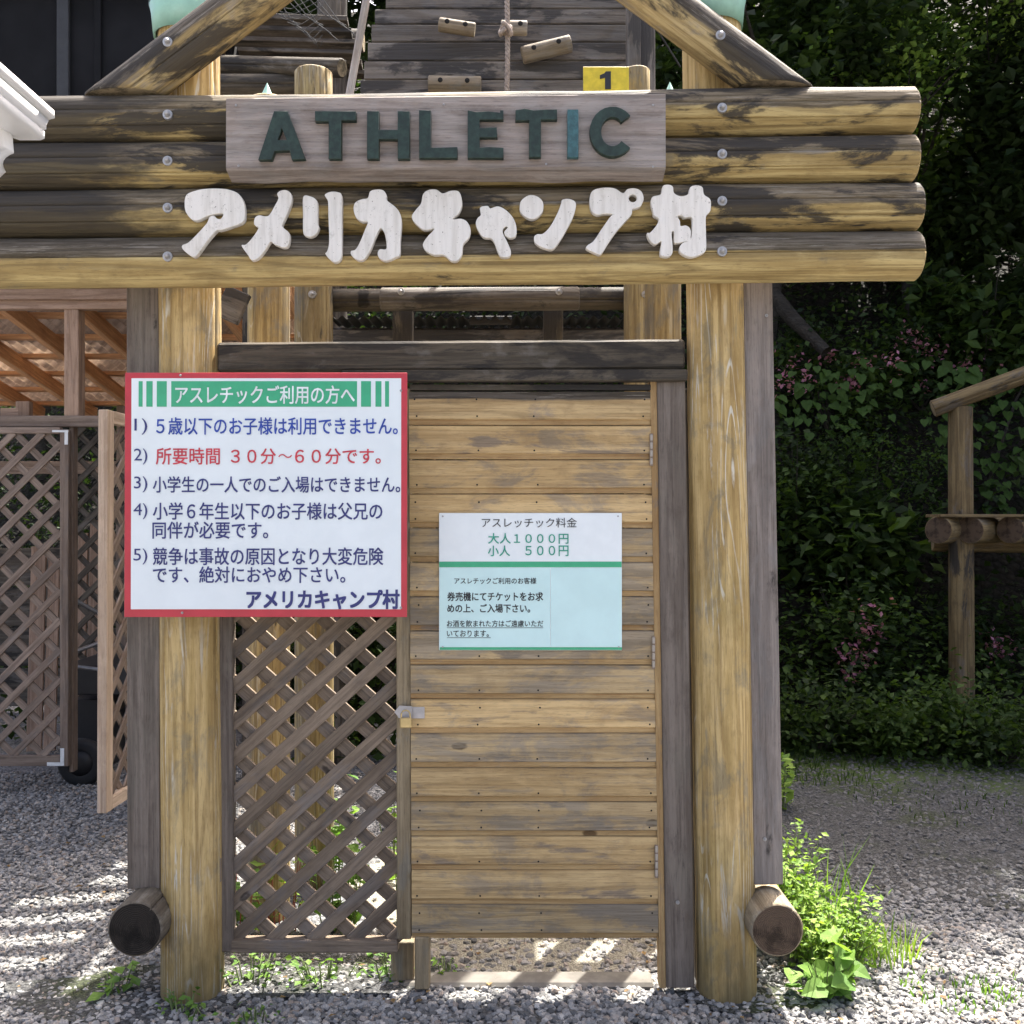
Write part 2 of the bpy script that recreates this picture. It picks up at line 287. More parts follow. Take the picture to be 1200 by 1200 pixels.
def leafmat(name, a, b, trans=.35, rough=.6):
    t = NT(name); at = t.n('ShaderNodeAttribute', attribute_name='rnd'); c = t.mix(at.outputs['Fac'], a, b)
    t.out(c, rough, .2); tr = t.n('ShaderNodeBsdfTranslucent'); c2 = t.mix(1.0, c, (1.5, 1.6, .6), 'MULTIPLY'); t.L(c2, tr.inputs[0])
    mx = t.n('ShaderNodeMixShader'); mx.inputs[0].default_value = trans; t.L(t.b.outputs[0], mx.inputs[1]); t.L(tr.outputs[0], mx.inputs[2])
    t.L(mx.outputs[0], t.t.nodes['Material Output'].inputs[0]); return t.m
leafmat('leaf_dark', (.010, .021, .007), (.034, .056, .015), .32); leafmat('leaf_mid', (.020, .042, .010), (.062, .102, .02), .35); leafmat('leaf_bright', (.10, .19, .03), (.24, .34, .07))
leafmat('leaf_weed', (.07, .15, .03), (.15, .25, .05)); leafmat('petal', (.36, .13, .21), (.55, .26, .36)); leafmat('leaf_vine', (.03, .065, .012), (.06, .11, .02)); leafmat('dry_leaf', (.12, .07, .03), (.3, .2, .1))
t = NT('stone'); at = t.n('ShaderNodeAttribute', attribute_name='rnd'); rmp = t.n('ShaderNodeValToRGB'); t.L(at.outputs['Fac'], rmp.inputs[0])
els = rmp.color_ramp.elements; els[0].color = (.08, .079, .077, 1); els[1].color = (.46, .44, .405, 1); e = els.new(.5); e.color = (.24, .235, .228, 1); e = els.new(.8); e.color = (.32, .31, .295, 1); e = els.new(.9); e.color = (.25, .2, .16, 1)
oc = t.n('ShaderNodeTexCoord').outputs['Object']; t.out(t.mix(t.math('MULTIPLY', t.rng(t.noise(oc, 220, 4, .7), .4, .65), .35), rmp.outputs[0], (.08, .08, .08)), .85, .25)
def groundmat(name, a, b, c_, scale=30, vs=75, bd=.012, moss=None):
    t = NT(name); oc = t.n('ShaderNodeTexCoord').outputs['Object']; n = t.noise(oc, scale, 6, .7); vo = t.n('ShaderNodeTexVoronoi'); t.L(oc, vo.inputs[0]); vo.inputs['Scale'].default_value = vs
    sc = t.n('ShaderNodeSeparateColor'); t.L(vo.outputs['Color'], sc.inputs[0]); c = t.mix(sc.outputs[0], a, b); c = t.mix(t.rng(t.noise(oc, 1.7, 6, .6), .5, .68), c, c_)
    c = t.mix(t.math('MULTIPLY', t.rng(vo.outputs['Distance'], .35, .8), .6), c, tuple(q*.3 for q in a))
    if moss:
        sy = t.n('ShaderNodeSeparateXYZ'); t.L(oc, sy.inputs[0]); w_ = t.math('MULTIPLY', t.math('SUBTRACT', t.noise(oc, 2.6, 7, .7), .5), 2.2)
        c = t.mix(t.rng(t.math('ADD', sy.outputs[1], w_), moss[0], moss[1]), c, t.mix(n, (.03, .05, .014), (.085, .115, .03)))
    h = t.math('SUBTRACT', t.math('MULTIPLY', n, .4), vo.outputs['Distance']); t.bump(h, bd); t.out(c, .9, .2); return t.m
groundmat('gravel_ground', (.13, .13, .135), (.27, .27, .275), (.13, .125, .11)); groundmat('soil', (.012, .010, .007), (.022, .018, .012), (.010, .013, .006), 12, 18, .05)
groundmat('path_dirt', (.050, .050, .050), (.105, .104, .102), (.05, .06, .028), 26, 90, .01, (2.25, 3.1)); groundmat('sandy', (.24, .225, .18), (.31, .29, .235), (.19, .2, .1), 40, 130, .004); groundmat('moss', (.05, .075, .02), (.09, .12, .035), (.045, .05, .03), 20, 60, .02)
t = NT('roof_sheet'); oc = t.n('ShaderNodeTexCoord').outputs['Object']; c = t.mix(t.rng(t.noise(t.vmul(oc, (1, 6, 1)), 2.5, 5), .35, .7), (.20, .135, .09), (.42, .30, .21)); t.out(c, .5, .4)
tr = t.n('ShaderNodeBsdfTranslucent'); t.L(c, tr.inputs[0]); mx = t.n('ShaderNodeMixShader'); mx.inputs[0].default_value = .35; t.L(t.b.outputs[0], mx.inputs[1]); t.L(tr.outputs[0], mx.inputs[2]); t.L(mx.outputs[0], t.t.nodes['Material Output'].inputs[0])

# ------------------------------------------------------------------ ground
def sheet(name, x0, y0, x1, y1, z, mat, nx=2, ny=2, zf=None):
    xs = np.linspace(x0, x1, nx); ys = np.linspace(y0, y1, ny); V = [(x, y, z+(zf(x, y) if zf else 0)) for y in ys for x in xs]
    F = [(j*nx+i, j*nx+i+1, (j+1)*nx+i+1, (j+1)*nx+i) for j in range(ny-1) for i in range(nx-1)]
    return link(name, mesh_np(name, V, F, [MAT[mat]], True), kind='structure')
sheet('ground', -250, -250, 250, 250, 0, 'gravel_ground')
def hz(x, y):
    y0 = 3.75+.42*max(0, -x+.4)
    s = (y-y0)
    return max(-.3, 1.15*s if s < 9 else 10.3+.3*(s-9))+.25*mnoise.noise(Vector((x*.7, y*.7, 0)))*min(1, max(0, s))
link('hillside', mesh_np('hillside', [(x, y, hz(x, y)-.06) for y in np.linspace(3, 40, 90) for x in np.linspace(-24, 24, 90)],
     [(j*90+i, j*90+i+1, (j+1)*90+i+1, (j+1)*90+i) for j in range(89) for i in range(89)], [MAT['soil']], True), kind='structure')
def blob_sheet(name, cx, cy, rx, ry, z, mat, n=48, amp=.14, seed=0):
    V = [(cx, cy, z)]; 
    for i in range(n):
        a = 2*math.pi*i/n; k = 1+amp*2*mnoise.noise(Vector((math.cos(a)*2+seed, math.sin(a)*2, 0))); V.append((cx+rx*k*math.cos(a), cy+ry*k*math.sin(a), z))
    return link(name, mesh_np(name, V, [(0, 1+i, 1+(i+1) % n) for i in range(n)], [MAT[mat]]), kind='structure')
blob_sheet('dirt_path', .1, 1.05, .8, 1.0, .004, 'sandy', seed=3)
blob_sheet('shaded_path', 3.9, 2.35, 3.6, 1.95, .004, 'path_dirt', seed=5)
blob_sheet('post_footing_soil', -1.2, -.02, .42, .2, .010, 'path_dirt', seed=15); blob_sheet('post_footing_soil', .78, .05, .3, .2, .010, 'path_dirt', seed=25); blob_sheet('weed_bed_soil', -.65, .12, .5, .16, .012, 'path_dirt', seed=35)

# ------------------------------------------------------------------ scatter
def rotm(yaw, tilt, roll):
    cy, sy, ct, st, cr, sr = np.cos(yaw), np.sin(yaw), np.cos(tilt), np.sin(tilt), np.cos(roll), np.sin(roll); z = np.zeros_like(yaw); o = z+1
    A = np.stack([cy, -sy, z, sy, cy, z, z, z, o], -1).reshape(-1, 3, 3); B = np.stack([o, z, z, z, ct, -st, z, st, ct], -1).reshape(-1, 3, 3); C_ = np.stack([cr, -sr, z, sr, cr, z, z, z, o], -1).reshape(-1, 3, 3)
    return A @ B @ C_
def scatter_mesh(name, V, F, pos, rot, scl, mat, smooth=False, rnd=None):
    n = len(pos); V = np.asarray(V, float); F = np.asarray(F)
    if scl.ndim == 1: scl = scl[:, None]
    P = np.einsum('nij,nkj->nki', rot, V[None]*scl[:, None, :])+pos[:, None, :]
    FF = (F[None]+(np.arange(n)*len(V))[:, None, None]).reshape(-1, F.shape[1])
    if rnd is None: rnd = NR.rand(n)
    return mesh_np(name, P.reshape(-1, 3), FF, [mat], smooth, np.repeat(rnd, len(F)))
g = (1+5**.5)/2; ICO = np.array([(-1, g, 0), (1, g, 0), (-1, -g, 0), (1, -g, 0), (0, -1, g), (0, 1, g), (0, -1, -g), (0, 1, -g), (g, 0, -1), (g, 0, 1), (-g, 0, -1), (-g, 0, 1)])/1.9
ICF = [(0, 11, 5), (0, 5, 1), (0, 1, 7), (0, 7, 10), (0, 10, 11), (1, 5, 9), (5, 11, 4), (11, 10, 2), (10, 7, 6), (7, 1, 8), (3, 9, 4), (3, 4, 2), (3, 2, 6), (3, 6, 8), (3, 8, 9), (4, 9, 5), (2, 4, 11), (6, 2, 10), (8, 6, 7), (9, 8, 1)]
def stones(name, n, x0, x1, y0, y1, smin, smax, keep=None):
    pos = np.stack([NR.uniform(x0, x1, n), NR.uniform(y0, y1, n), np.zeros(n)], 1)
    if keep is not None: pos = pos[keep(pos)]
    ms = []; 
    idx = np.arange(len(pos)) % 4
    for k in range(4):
        p = pos[idx == k]; m = len(p); V = ICO*(1+NR.uniform(-.32, .32, (12, 1)))
        s = NR.uniform(smin, smax, m)**1.0; sc = np.stack([s*NR.uniform(.8, 1.3, m), s*NR.uniform(.6, 1.0, m), s*NR.uniform(.45, .75, m)], 1)
        p[:, 2] = s*NR.uniform(.1, .55, m)
        rn = NR.rand(m); rn = np.where((p[:, 0] > .6) & (p[:, 1] > .55), rn*np.clip(.8-.8*(p[:, 1]-.55), .16, 1), rn)  # stones darker over the path: dirt and tree shade both in the tone
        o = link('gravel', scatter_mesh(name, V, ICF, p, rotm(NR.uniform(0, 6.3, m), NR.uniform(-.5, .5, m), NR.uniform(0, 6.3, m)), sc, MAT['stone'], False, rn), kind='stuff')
        ms.append(o)
    return ms
def seg_keep(p):      # bare sandy strip right behind the door
    inside = ((p[:, 0]-.1)/.62)**2+((p[:, 1]-1.05)/.98)**2 < 1
    return ~inside | (NR.rand(len(p)) < .22)
G = []
G += stones('gravel', 8000, -2.6, -1.25, -.42, .55, .0075, .0135)
G += stones('gravel', 15500, -1.3, 1.9, -.42, .55, .0085, .0165, seg_keep)
G += stones('gravel', 17000, -3.3, -.9, .5, 2.9, .008, .0135)
def path_keep(p):
    n_ = np.array([mnoise.noise(Vector((a*1.6, b*1.6, 4))) for a, b in p[:, :2]])
    return NR.rand(len(p)) < np.clip(1.15-.75*(p[:, 1]+n_*.5-.35), .34, 1)
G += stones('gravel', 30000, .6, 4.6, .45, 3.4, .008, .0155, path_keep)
G += stones('gravel', 1800, -.9, .8, .5, 2.6, .006, .014, seg_keep)
bm = bmesh.new(); ME = bpy.data.meshes.new('gravel')
# join the gravel batches into ONE stuff object
vs, fs, rs, off = [], [], [], 0
for o in G:
    me = o.data; nv, nf = len(me.vertices), len(me.polygons); a = np.empty(nv*3, np.float32); me.vertices.foreach_get('co', a); b = np.empty(nf*3, np.int32); me.loops.foreach_get('vertex_index', b)
    r_ = np.empty(nf, np.float32); me.attributes['rnd'].data.foreach_get('value', r_); vs.append(a.reshape(-1, 3)); fs.append(b.reshape(-1, 3)+off); rs.append(r_); off += nv
    bpy.data.objects.remove(o)
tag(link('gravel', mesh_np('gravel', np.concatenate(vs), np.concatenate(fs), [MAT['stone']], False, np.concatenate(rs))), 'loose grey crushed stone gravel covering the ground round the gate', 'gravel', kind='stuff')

LEAFV = [(0, 0, 0), (.5, -.32, .05), (1.05, 0, -.1), (.5, .32, .05), (.5, 0, -.03)]; LEAFF = [(0, 1, 4), (1, 2, 4), (2, 3, 4), (3, 0, 4)]
HEARTV = [(0, 0, 0), (-.12, -.25, 0), (.1, -.48, .03), (.5, -.38, .04), (1, 0, -.1), (.5, .38, .04), (.1, .48, .03), (-.12, .25, 0), (.35, 0, -.05)]
HEARTF = [(0, 1, 8), (1, 2, 8), (2, 3, 8), (3, 4, 8), (4, 5, 8), (5, 6, 8), (6, 7, 8), (7, 0, 8)]
QV = [(0, 0, 0), (.5, -.34, .06), (1, 0, -.08), (.5, .34, .06)]; QF = [(0, 1, 2), (0, 2, 3)]
def leaves(name, pos, size, mat, shape='leaf', tilt=(0, .9), parent=None, kind=None, M=None, rnd=None):
    n = len(pos); V, F = {'leaf': (LEAFV, LEAFF), 'heart': (HEARTV, HEARTF), 'quad': (QV, QF)}[shape]
    sc = NR.uniform(size[0], size[1], n); rot = rotm(NR.uniform(0, 6.283, n), NR.uniform(tilt[0], tilt[1], n), NR.uniform(0, 6.283, n))
    return link(name, scatter_mesh(name, V, F, np.asarray(pos), rot, sc, MAT[mat], False, rnd), M, parent, kind)
def clumps(n, centre, rad, nc, cr):
    c = NR.normal(size=(nc, 3)); c /= np.linalg.norm(c, axis=1)[:, None]; c *= (NR.rand(nc)**.45)[:, None]; c = c*np.array(rad)
    k = NR.randint(0, nc, n); d = NR.normal(size=(n, 3))*cr*NR.uniform(.6, 1.3, nc)[k][:, None]; return c[k]+d+np.array(centre)

# ------------------------------------------------------------------ the log gateway
gate = thing('log_gateway', 'rustic log gateway with two honey coloured posts and four stacked crossbeam logs', 'gateway', (-.15, 0, 0))
def post(name, xt, xb, wpx, ytop, Yc, mat, parent, seed, zb=-.05, cracks=(4.35, 4.9), r=None, **k):
    s = ppm(Yc); r = r or wpx/2/s; a = pt(xb, 1160, Yc); a.z = zb; b = pt(xt, ytop, Yc)
    return log(name, a, b, r*1.01, r*.98, MAT[mat], parent, seed=seed, cracks=cracks, rings=40, wob=.022, **k)
post('post', 221, 226, 71, 20, 0, 'honey_post', gate, 3, cracks=(math.pi+.25, math.pi-.35, math.pi+.85))
post('post', 833, 852, 69, 15, 0, 'honey_post', gate, 9, cracks=(math.pi+.1, math.pi-.6, math.pi+.9))
# crossbeam logs
BY = -.17
BL = [(117, 171, 104, 158, 1080), (171, 225, 160, 215, 1080), (226, 281, 215, 272, 1085), (281, 337, 272, 329, 1085)]
for i, (l0, l1, r0, r1, xe) in enumerate(BL):
    rad = (l1-l0+r1-r0)/4/ppm(BY)+.0015
    a = pt(-60, (l0+l1)/2+.5, BY); b = pt(xe-13, (r0+r1)/2, BY)
    m = 'beam_log_clean' if i == 3 else 'beam_log'
    lg = log('crossbeam_log', a, b, rad, rad, MAT[m], gate, seed=20+i, cracks=(math.pi-.12, math.pi+.55) if i != 3 else (math.pi+.02,), rings=60, seg=40, wob=.03, cham=.007)
    for xb, yb in ((197, (135, 189, 244, 301)[i]), (846, (127, 181, 236, 295)[i])):
        c = pt(xb, yb, BY-rad*.97); M = frame(c, c+Vector((0, -.01, 0)))
        bmx = bmesh.new()
        for (rr, h0, h1, sg) in ((.0155, -.006, .002, 20), (.0095, .002, .010, 6)):
            q = bmesh.ops.create_cone(bmx, cap_ends=True, segments=sg, radius1=rr, radius2=rr*.93, depth=h1-h0, matrix=Matrix.Translation((0, 0, (h0+h1)/2)))
        q = bmesh.ops.create_icosphere(bmx, subdivisions=2, radius=.0075, matrix=Matrix.Translation((0, 0, .010)))
        mb = bpy.data.meshes.new('bolt'); bmx.transform(Matrix.Rotation(math.pi/2, 4, 'Y')); bmx.to_mesh(mb); bmx.free(); mb.materials.append(MAT['zinc'])
        link('bolt', mb, M, lg); BOLT = mb
def bolt(px, py, Y, parent, s=1.0):
    c = pt(px, py, Y); M = frame(c, c+Vector((0, -.01, 0))) @ Matrix.Scale(s, 4); return link('bolt', BOLT, M, parent)
# slanting gable braces standing on the top crossbeam
zl = pt(150, 113, BY).z; zr = pt(900, 104, BY).z
d1 = pt(330, -15, BY)-pt(189, 92, BY)
bl = log('brace_log', pt(143, 114, BY), pt(143, 114, BY)+d1*2.1, .072, .072, MAT['brace_log'], gate, up=(0, 0, 1), seed=41, cracks=(math.pi+.4,), rings=40, cut0=((0, 0, zl+.002), (0, 0, 1)))
bolt(197, 50, BY-.068, bl)
d2 = pt(755, -12, BY)-pt(880, 82, BY)
br = log('brace_log', pt(908, 104, BY), pt(908, 104, BY)+d2*2.4, .071, .071, MAT['brace_log'], gate, up=(0, 0, 1), seed=45, cracks=(math.pi+.3,), rings=40, cut0=((0, 0, zr+.002), (0, 0, 1)))
bolt(844, 42, BY-.066, br)
# side planks, lintel, frame
rectp('side_plank', 148, 333, 186.5, 1042, -.05, .04, MAT['frame_plank'], gate, lean=1)
sp = rectp('side_plank', 871, 325, 905, 1037, -.05, .04, MAT['board_grey'], gate, lean=13); bolt(896, 983, -.05, sp, .4); bolt(898, 370, -.05, sp, .35)
rectp('lintel', 254, 401, 803, 436, -.045, .1, MAT['black_beam'], gate, lean=-4, bev=.008)
rectp('lintel_board', 400, 433.5, 806, 447, -.06, .05, MAT['black_beam'], gate, lean=-1, bev=.004)
fp = rectp('frame_plank', 770, 447, 803, 1158, -.035, .045, MAT['frame_plank'], gate, lean=11); bolt(794, 1057, -.036, fp, .42)
rectp('frame_strip', 762, 447, 769.5, 1158, -.03, .05, MAT['door_lip'], gate, lean=11, bev=.001)
rectp('jamb', 803.5, 455, 811, 1150, .02, .03, MAT['black_beam'], gate, lean=12)
for x0, x1, yt, yb, Y in ((486, 503, 1099, 1160, -.03), (458, 485, 1104, 1150, .05)): rectp('foot_post', x0, yt, x1, yb, Y, .06, MAT['stile_wood'], gate)
for (cx, cz, r, e, s_) in ((-1.158, .275, .085, 'end_dark', 51), (.815, .272, .0815, 'end_brown', 52)):
    log('stub_log', (cx, .45, cz), (cx, -.17, cz), r, r, MAT['stub_log' if cx < 0 else 'stub_light'], gate, seed=s_, end=MAT[e], cracks=(.9,), rings=14)
# mint metal caps on the two gate posts
def lathe(prof, mat, seg=40):
    V = []; F = []
    for (r, z) in prof:
        for j in range(seg): a = 2*math.pi*j/seg; V.append((r*math.cos(a), r*math.sin(a), z))
    for i in range(len(prof)-1):
        for j in range(seg): F.append((i*seg+j, i*seg+(j+1) % seg, (i+1)*seg+(j+1) % seg, (i+1)*seg+j))
    return mesh_np('lathe', V, F, [mat], True)
for xpx, lean_ in ((219, -1), (832, 1)):
    c = pt(xpx, 47 if xpx < 500 else 36, 0); M = Matrix.Translation(c)
    cap = link('post_cap', lathe([(.096, .005), (.104, 0), (.111, .07), (.117, .10), (.117, .115), (.112, .118), (.112, .16), (.118, .165), (.01, .36), (.0005, .365)], MAT['mint_metal']), M, gate)
    link('cap_seam', lathe([(.1145, .095), (.119, .100), (.1145, .105)], MAT['mint_dark']), M, cap)

# kerb under the door
kb = tag(rectp('door_sill', 470, 1153, 768, 1169, .02, .10, MAT['concrete'], None, bev=.01), 'low weathered grey sill lying on the gravel under the plank door', 'sill')

# ------------------------------------------------------------------ lettering helpers
def catmull(P, sub=5):
    n = len(P); out = []
    for i in range(n):
        p0, p1, p2, p3 = (np.array(P[(i+k-1) % n], float) for k in range(4))
        for s in range(sub):
            t_ = s/sub; out.append(tuple(.5*((2*p1)+(-p0+p2)*t_+(2*p0-5*p1+4*p2-p3)*t_**2+(-p0+3*p1-3*p2+p3)*t_**3)))
    return out
def cut_letter(name, loops, Yf, thick, mat, parent, smooth=True, bev=.0014, label=None):
    """loops in picture px -> solid letter, front face at depth Yf"""
    cu = bpy.data.curves.new('c', 'CURVE'); cu.dimensions = '2D'; cu.fill_mode = 'BOTH'; cu.extrude = thick/2-bev; cu.bevel_depth = bev; cu.bevel_resolution = 1; cu.offset = -bev
    allp = [pt(*p, Yf) for lp in loops for p in lp]; cx = sum(p.x for p in allp)/len(allp); cz = sum(p.z for p in allp)/len(allp)
    for lp in loops:
        lp = catmull(lp) if smooth else lp
        s = cu.splines.new('POLY'); s.points.add(len(lp)-1); s.use_cyclic_u = True
        for i, p in enumerate(lp): w = pt(*p, Yf); s.points[i].co = (w.x-cx, w.z-cz, 0, 1)
    tmp = bpy.data.objects.new('t', cu); COL.objects.link(tmp); dg = bpy.context.evaluated_depsgraph_get(); me = bpy.data.meshes.new_from_object(tmp.evaluated_get(dg))
    bpy.data.objects.remove(tmp); me.transform(Matrix.Rotation(math.pi/2, 4, 'X')); me.materials.clear(); me.materials.append(mat)
    return link(name, me, Matrix.Translation((cx, Yf+thick/2, cz)), parent, label=label)
def text_print(s, x0, y0, x1, y1, Yf, mat, parent, off=.0, name='lettering'):
    """flat printed line filling the picture box at depth Yf"""
    cu = bpy.data.curves.new('t', 'FONT'); cu.body = s; cu.resolution_u = 3; cu.fill_mode = 'FRONT'
    tmp = bpy.data.objects.new('t', cu); COL.objects.link(tmp); dg = bpy.context.evaluated_depsgraph_get(); me = bpy.data.meshes.new_from_object(tmp.evaluated_get(dg)); bpy.data.objects.remove(tmp)
    n = len(me.vertices); co = np.empty(n*3, np.float32); me.vertices.foreach_get('co', co); co = co.reshape(-1, 3)
    lo, hi = co.min(0), co.max(0); a, b = pt(x0, y1, Yf), pt(x1, y0, Yf)
    new = np.zeros_like(co); new[:, 0] = (co[:, 0]-lo[0])/(hi[0]-lo[0])*(b.x-a.x)-(b.x-a.x)/2; new[:, 2] = (co[:, 1]-lo[1])/(hi[1]-lo[1])*(b.z-a.z)-(b.z-a.z)/2
    me.vertices.foreach_set('co', new.ravel()); me.materials.clear(); me.materials.append(mat); me.update()
    if off > 0:
        bm = bmesh.new(); h = (b.z-a.z)*off*.9
        for k, (dx, dz) in enumerate(((0, 0), (h, h), (-h, h), (h, -h), (-h, -h))):
            c_ = me.copy(); c_.transform(Matrix.Translation((dx, -.00006*k, dz))); bm.from_mesh(c_); bpy.data.meshes.remove(c_)
        m0 = me.materials[0]; bm.to_mesh(me); bm.free()
    return link(name, me, Matrix.Translation(((a.x+b.x)/2, Yf, (a.z+b.z)/2)), parent)
def panel(name, x0, y0, x1, y1, Yf, t, mat, parent, bev=.001): return rectp(name, x0, y0, x1, y1, Yf, t, MAT[mat], parent, vert=False, bev=bev)

# ------------------------------------------------------------------ ATHLETIC board
SY = -.315
ab = thing('name_board', 'grey weathered timber board with dark green capital letters fixed on the upper crossbeams', 'sign', pt(522, 207, -.28))
me = boxmesh(1.0, .25, .05, MAT['sign_board'], .004).copy()
def live_board(x0, x1, yt0, yt1, yb0, yb1, Yf, t, mat, parent):
    n = 60; V = []; F = []
    cx = pt((x0+x1)/2, (yt0+yb0)/2, Yf)
    for i in range(n+1):
        f = i/n; x = x0+(x1-x0)*f; T = pt(x, yt0+(yt1-yt0)*f, Yf); yb = yb0+(yb1-yb0)*f; B = pt(x, yb-4-1.5*mnoise.noise(Vector((f*9, 2, 0))), Yf)
        for (yy, zz) in ((t, T.z-.002), (.003, T.z), (0, T.z-.003), (0, B.z+.006), (.006, B.z), (t, B.z-.016-.006*mnoise.noise(Vector((f*6, 5, 0))))): V.append((T.x-cx.x, yy-t/2, zz-cx.z))
    k = 6
    for i in range(n):
        for j in range(k): F.append((i*k+j, i*k+(j+1) % k, (i+1)*k+(j+1) % k, (i+1)*k+j))
    bm = bmesh.new(); vv = [bm.verts.new(v) for v in V]
    for f in F: bm.faces.new([vv[i] for i in f])
    bm.faces.new(vv[:k]); bm.faces.new(vv[-k:][::-1]); bmesh.ops.recalc_face_normals(bm, faces=bm.faces)
    me = bpy.data.meshes.new('board'); bm.to_mesh(me); bm.free(); me.materials.append(mat)
    return link('board', me, Matrix.Translation((cx.x, Yf+t/2, cx.z)), parent)
live_board(265, 780, 115, 109.5, 203, 202, SY, .065, MAT['sign_board'], ab)
LT = {
 'A': [[(321, 130), (337, 130), (357.5, 186), (342, 187), (339, 176), (322, 177), (318, 187), (302.5, 187)], [(330, 150), (325, 164), (336, 164)]],
 'T': [[(369, 130), (417, 130), (417, 141), (400, 141), (400, 186), (385, 186), (385, 142), (369, 142)]],
 'H': [[(430, 130), (444, 130), (444, 152), (466, 152), (466, 130), (480, 130), (480, 186), (466, 186), (466, 163), (444, 163), (444, 186), (430, 186)]],
 'L': [[(491, 129), (505, 129), (505, 173), (536, 172), (536, 185), (491, 185)]],
 'E': [[(548, 129), (558, 131), (572, 130), (586, 132), (586, 129), (590, 129), (590, 140), (562, 140), (562, 150), (582, 149), (583, 161), (562, 161), (562, 173), (575, 172), (590, 173), (590, 185), (548, 185)]],
 'T2': [[(604, 129), (615, 127), (625, 129), (640, 128), (653, 128), (653, 140), (634, 140), (634, 184), (620, 184), (620, 141), (604, 141)]],
 'I': [[(665, 128), (678, 128), (678, 184), (665, 184)]]}
a_ = [math.radians(x) for x in range(40, 321, 14)]
LT['C'] = [[(718+27*math.cos(a), 154-29.5*math.sin(a)) for a in a_]+[(718+13.5*math.cos(a), 154-17*math.sin(a)) for a in reversed(a_)]]
for k_, lp in LT.items():
    cut_letter('letter', lp, SY-.022, .022, MAT['teal_paint' if k_ == 'I' else 'green_paint'], ab, smooth=False, bev=.0015, label='teal letter I' if k_ == 'I' else 'dark green letter %s' % k_[0])
for px, py in ((280, 195), (277, 124), (765, 124), (765, 196), (520, 123), (640, 193)): bolt(px, py, SY, ab, .22)

# ------------------------------------------------------------------ white camp name letters
z1 = lambda L_: [(200+x/3.53, 200+y/3.53) for x, y in L_]; z2 = lambda L_: [(530+x/3.53, 200+y/3.53) for x, y in L_]
K = [
 ('ア', [z1([(62,105),(80,90),(130,76),(190,73),(240,78),(280,95),(302,130),(307,180),(298,212),(250,232),(205,246),(188,248),(150,292),(105,352),(80,350),(50,325),(48,308),(75,295),(120,250),(150,215),(160,192),(178,186),(192,198),(208,198),(217,178),(190,178),(150,188),(112,205),(85,200),(62,170),(57,135)])]),
 ('メ', [z1([(440,95),(455,82),(478,80),(498,95),(500,125),(485,170),(462,220),(465,235),(488,255),(492,280),(485,310),(465,318),(430,305),(412,295),(385,335),(360,362),(335,370),(320,350),(293,310),(310,305),(335,280),(362,238),(345,222),(348,195),(365,184),(390,188),(408,182),(430,145),(445,115)])]),
 ('リ', [z1([(548,108),(575,105),(600,118),(608,140),(608,215),(613,235),(600,262),(580,273),(560,270),(548,255),(547,180)])]),
 ('リ', [z1([(637,100),(660,87),(690,88),(708,105),(708,200),(708,300),(705,360),(685,378),(665,372),(640,345),(648,330),(655,290),(652,180),(650,125)])]),
 ('カ', [z1([(825,85),(850,77),(878,80),(893,100),(895,122),(930,150),(950,180),(955,220),(950,290),(948,345),(930,358),(890,373),(862,360),(856,340),(865,325),(888,325),(893,310),(885,260),(868,238),(850,270),(825,330),(800,365),(775,370),(748,350),(746,332),(765,325),(785,290),(805,240),(815,212),(790,210),(765,190),(756,155),(765,130),(790,118),(815,112)])]),
 ('キ', [z1([(1045,95),(1070,78),(1100,78),(1125,93),(1160,82),(1190,85),(1203,110),(1205,145),(1190,178),(1167,200),(1200,198),(1225,210),(1240,240),(1235,275),(1210,305),(1205,345),(1185,372),(1160,372),(1130,348),(1090,348),(1055,330),(1043,305),(1060,275),(1090,240),(1050,245),(1015,220),(997,190),(1015,160),(1035,135)])]),
 ('ャ', [z2([(115,152),(145,145),(158,155),(190,147),(225,165),(255,200),(266,240),(262,270),(240,278),(220,268),(215,252),(229,236),(222,231),(211,240),(210,258),(230,300),(243,335),(235,355),(205,357),(190,340),(175,300),(160,280),(130,275),(112,255),(97,220),(105,195),(118,182)])]),
 ('ン', [z2([(325,100),(355,108),(375,130),(375,165),(355,190),(330,200),(300,188),(280,165),(282,130),(300,110)])]),
 ('ン', [z2([(455,120),(480,116),(505,125),(512,145),(500,190),(475,240),(445,290),(415,325),(375,318),(345,300),(338,275),(352,262),(375,260),(405,230),(435,175),(450,135)])]),
 ('プ', [z2([(578,85),(620,70),(670,72),(706,92),(725,76),(755,72),(782,85),(792,115),(780,145),(758,155),(745,160),(742,180),(715,210),(680,250),(645,300),(615,345),(590,340),(555,322),(560,308),(585,290),(615,245),(650,195),(662,180),(630,178),(600,182),(575,165),(568,125)]), z2([(747+17*math.cos(a), 114+16*math.sin(a)) for a in np.linspace(0, 5.6, 9)])]),
 ('村', [z2([(828,108),(862,97),(870,65),(890,57),(912,65),(918,92),(945,105),(975,97),(985,68),(1010,60),(1035,68),(1042,98),(1068,120),(1068,165),(1050,190),(1050,260),(1050,325),(1030,345),(985,357),(945,338),(940,318),(952,300),(972,292),(930,300),(918,294),(918,258),(913,250),(908,262),(912,335),(895,355),(865,352),(860,335),(865,292),(840,305),(815,285),(806,258),(820,255),(845,225),(855,200),(835,185),(830,165),(822,135)]), z2([(932,188),(950,186),(960,194),(990,193),(993,230),(990,272),(986,278),(988,252),(980,234),(965,226),(945,228),(942,208)])])]
kn = thing('camp_name_lettering', 'chunky cream white cut out Japanese characters fixed across the two lower crossbeam logs', 'lettering', pt(522, 300, -.26))
for s_, lp in K: cut_letter('character', lp, -.268, .024, MAT['white_paint'], kn, label=None)

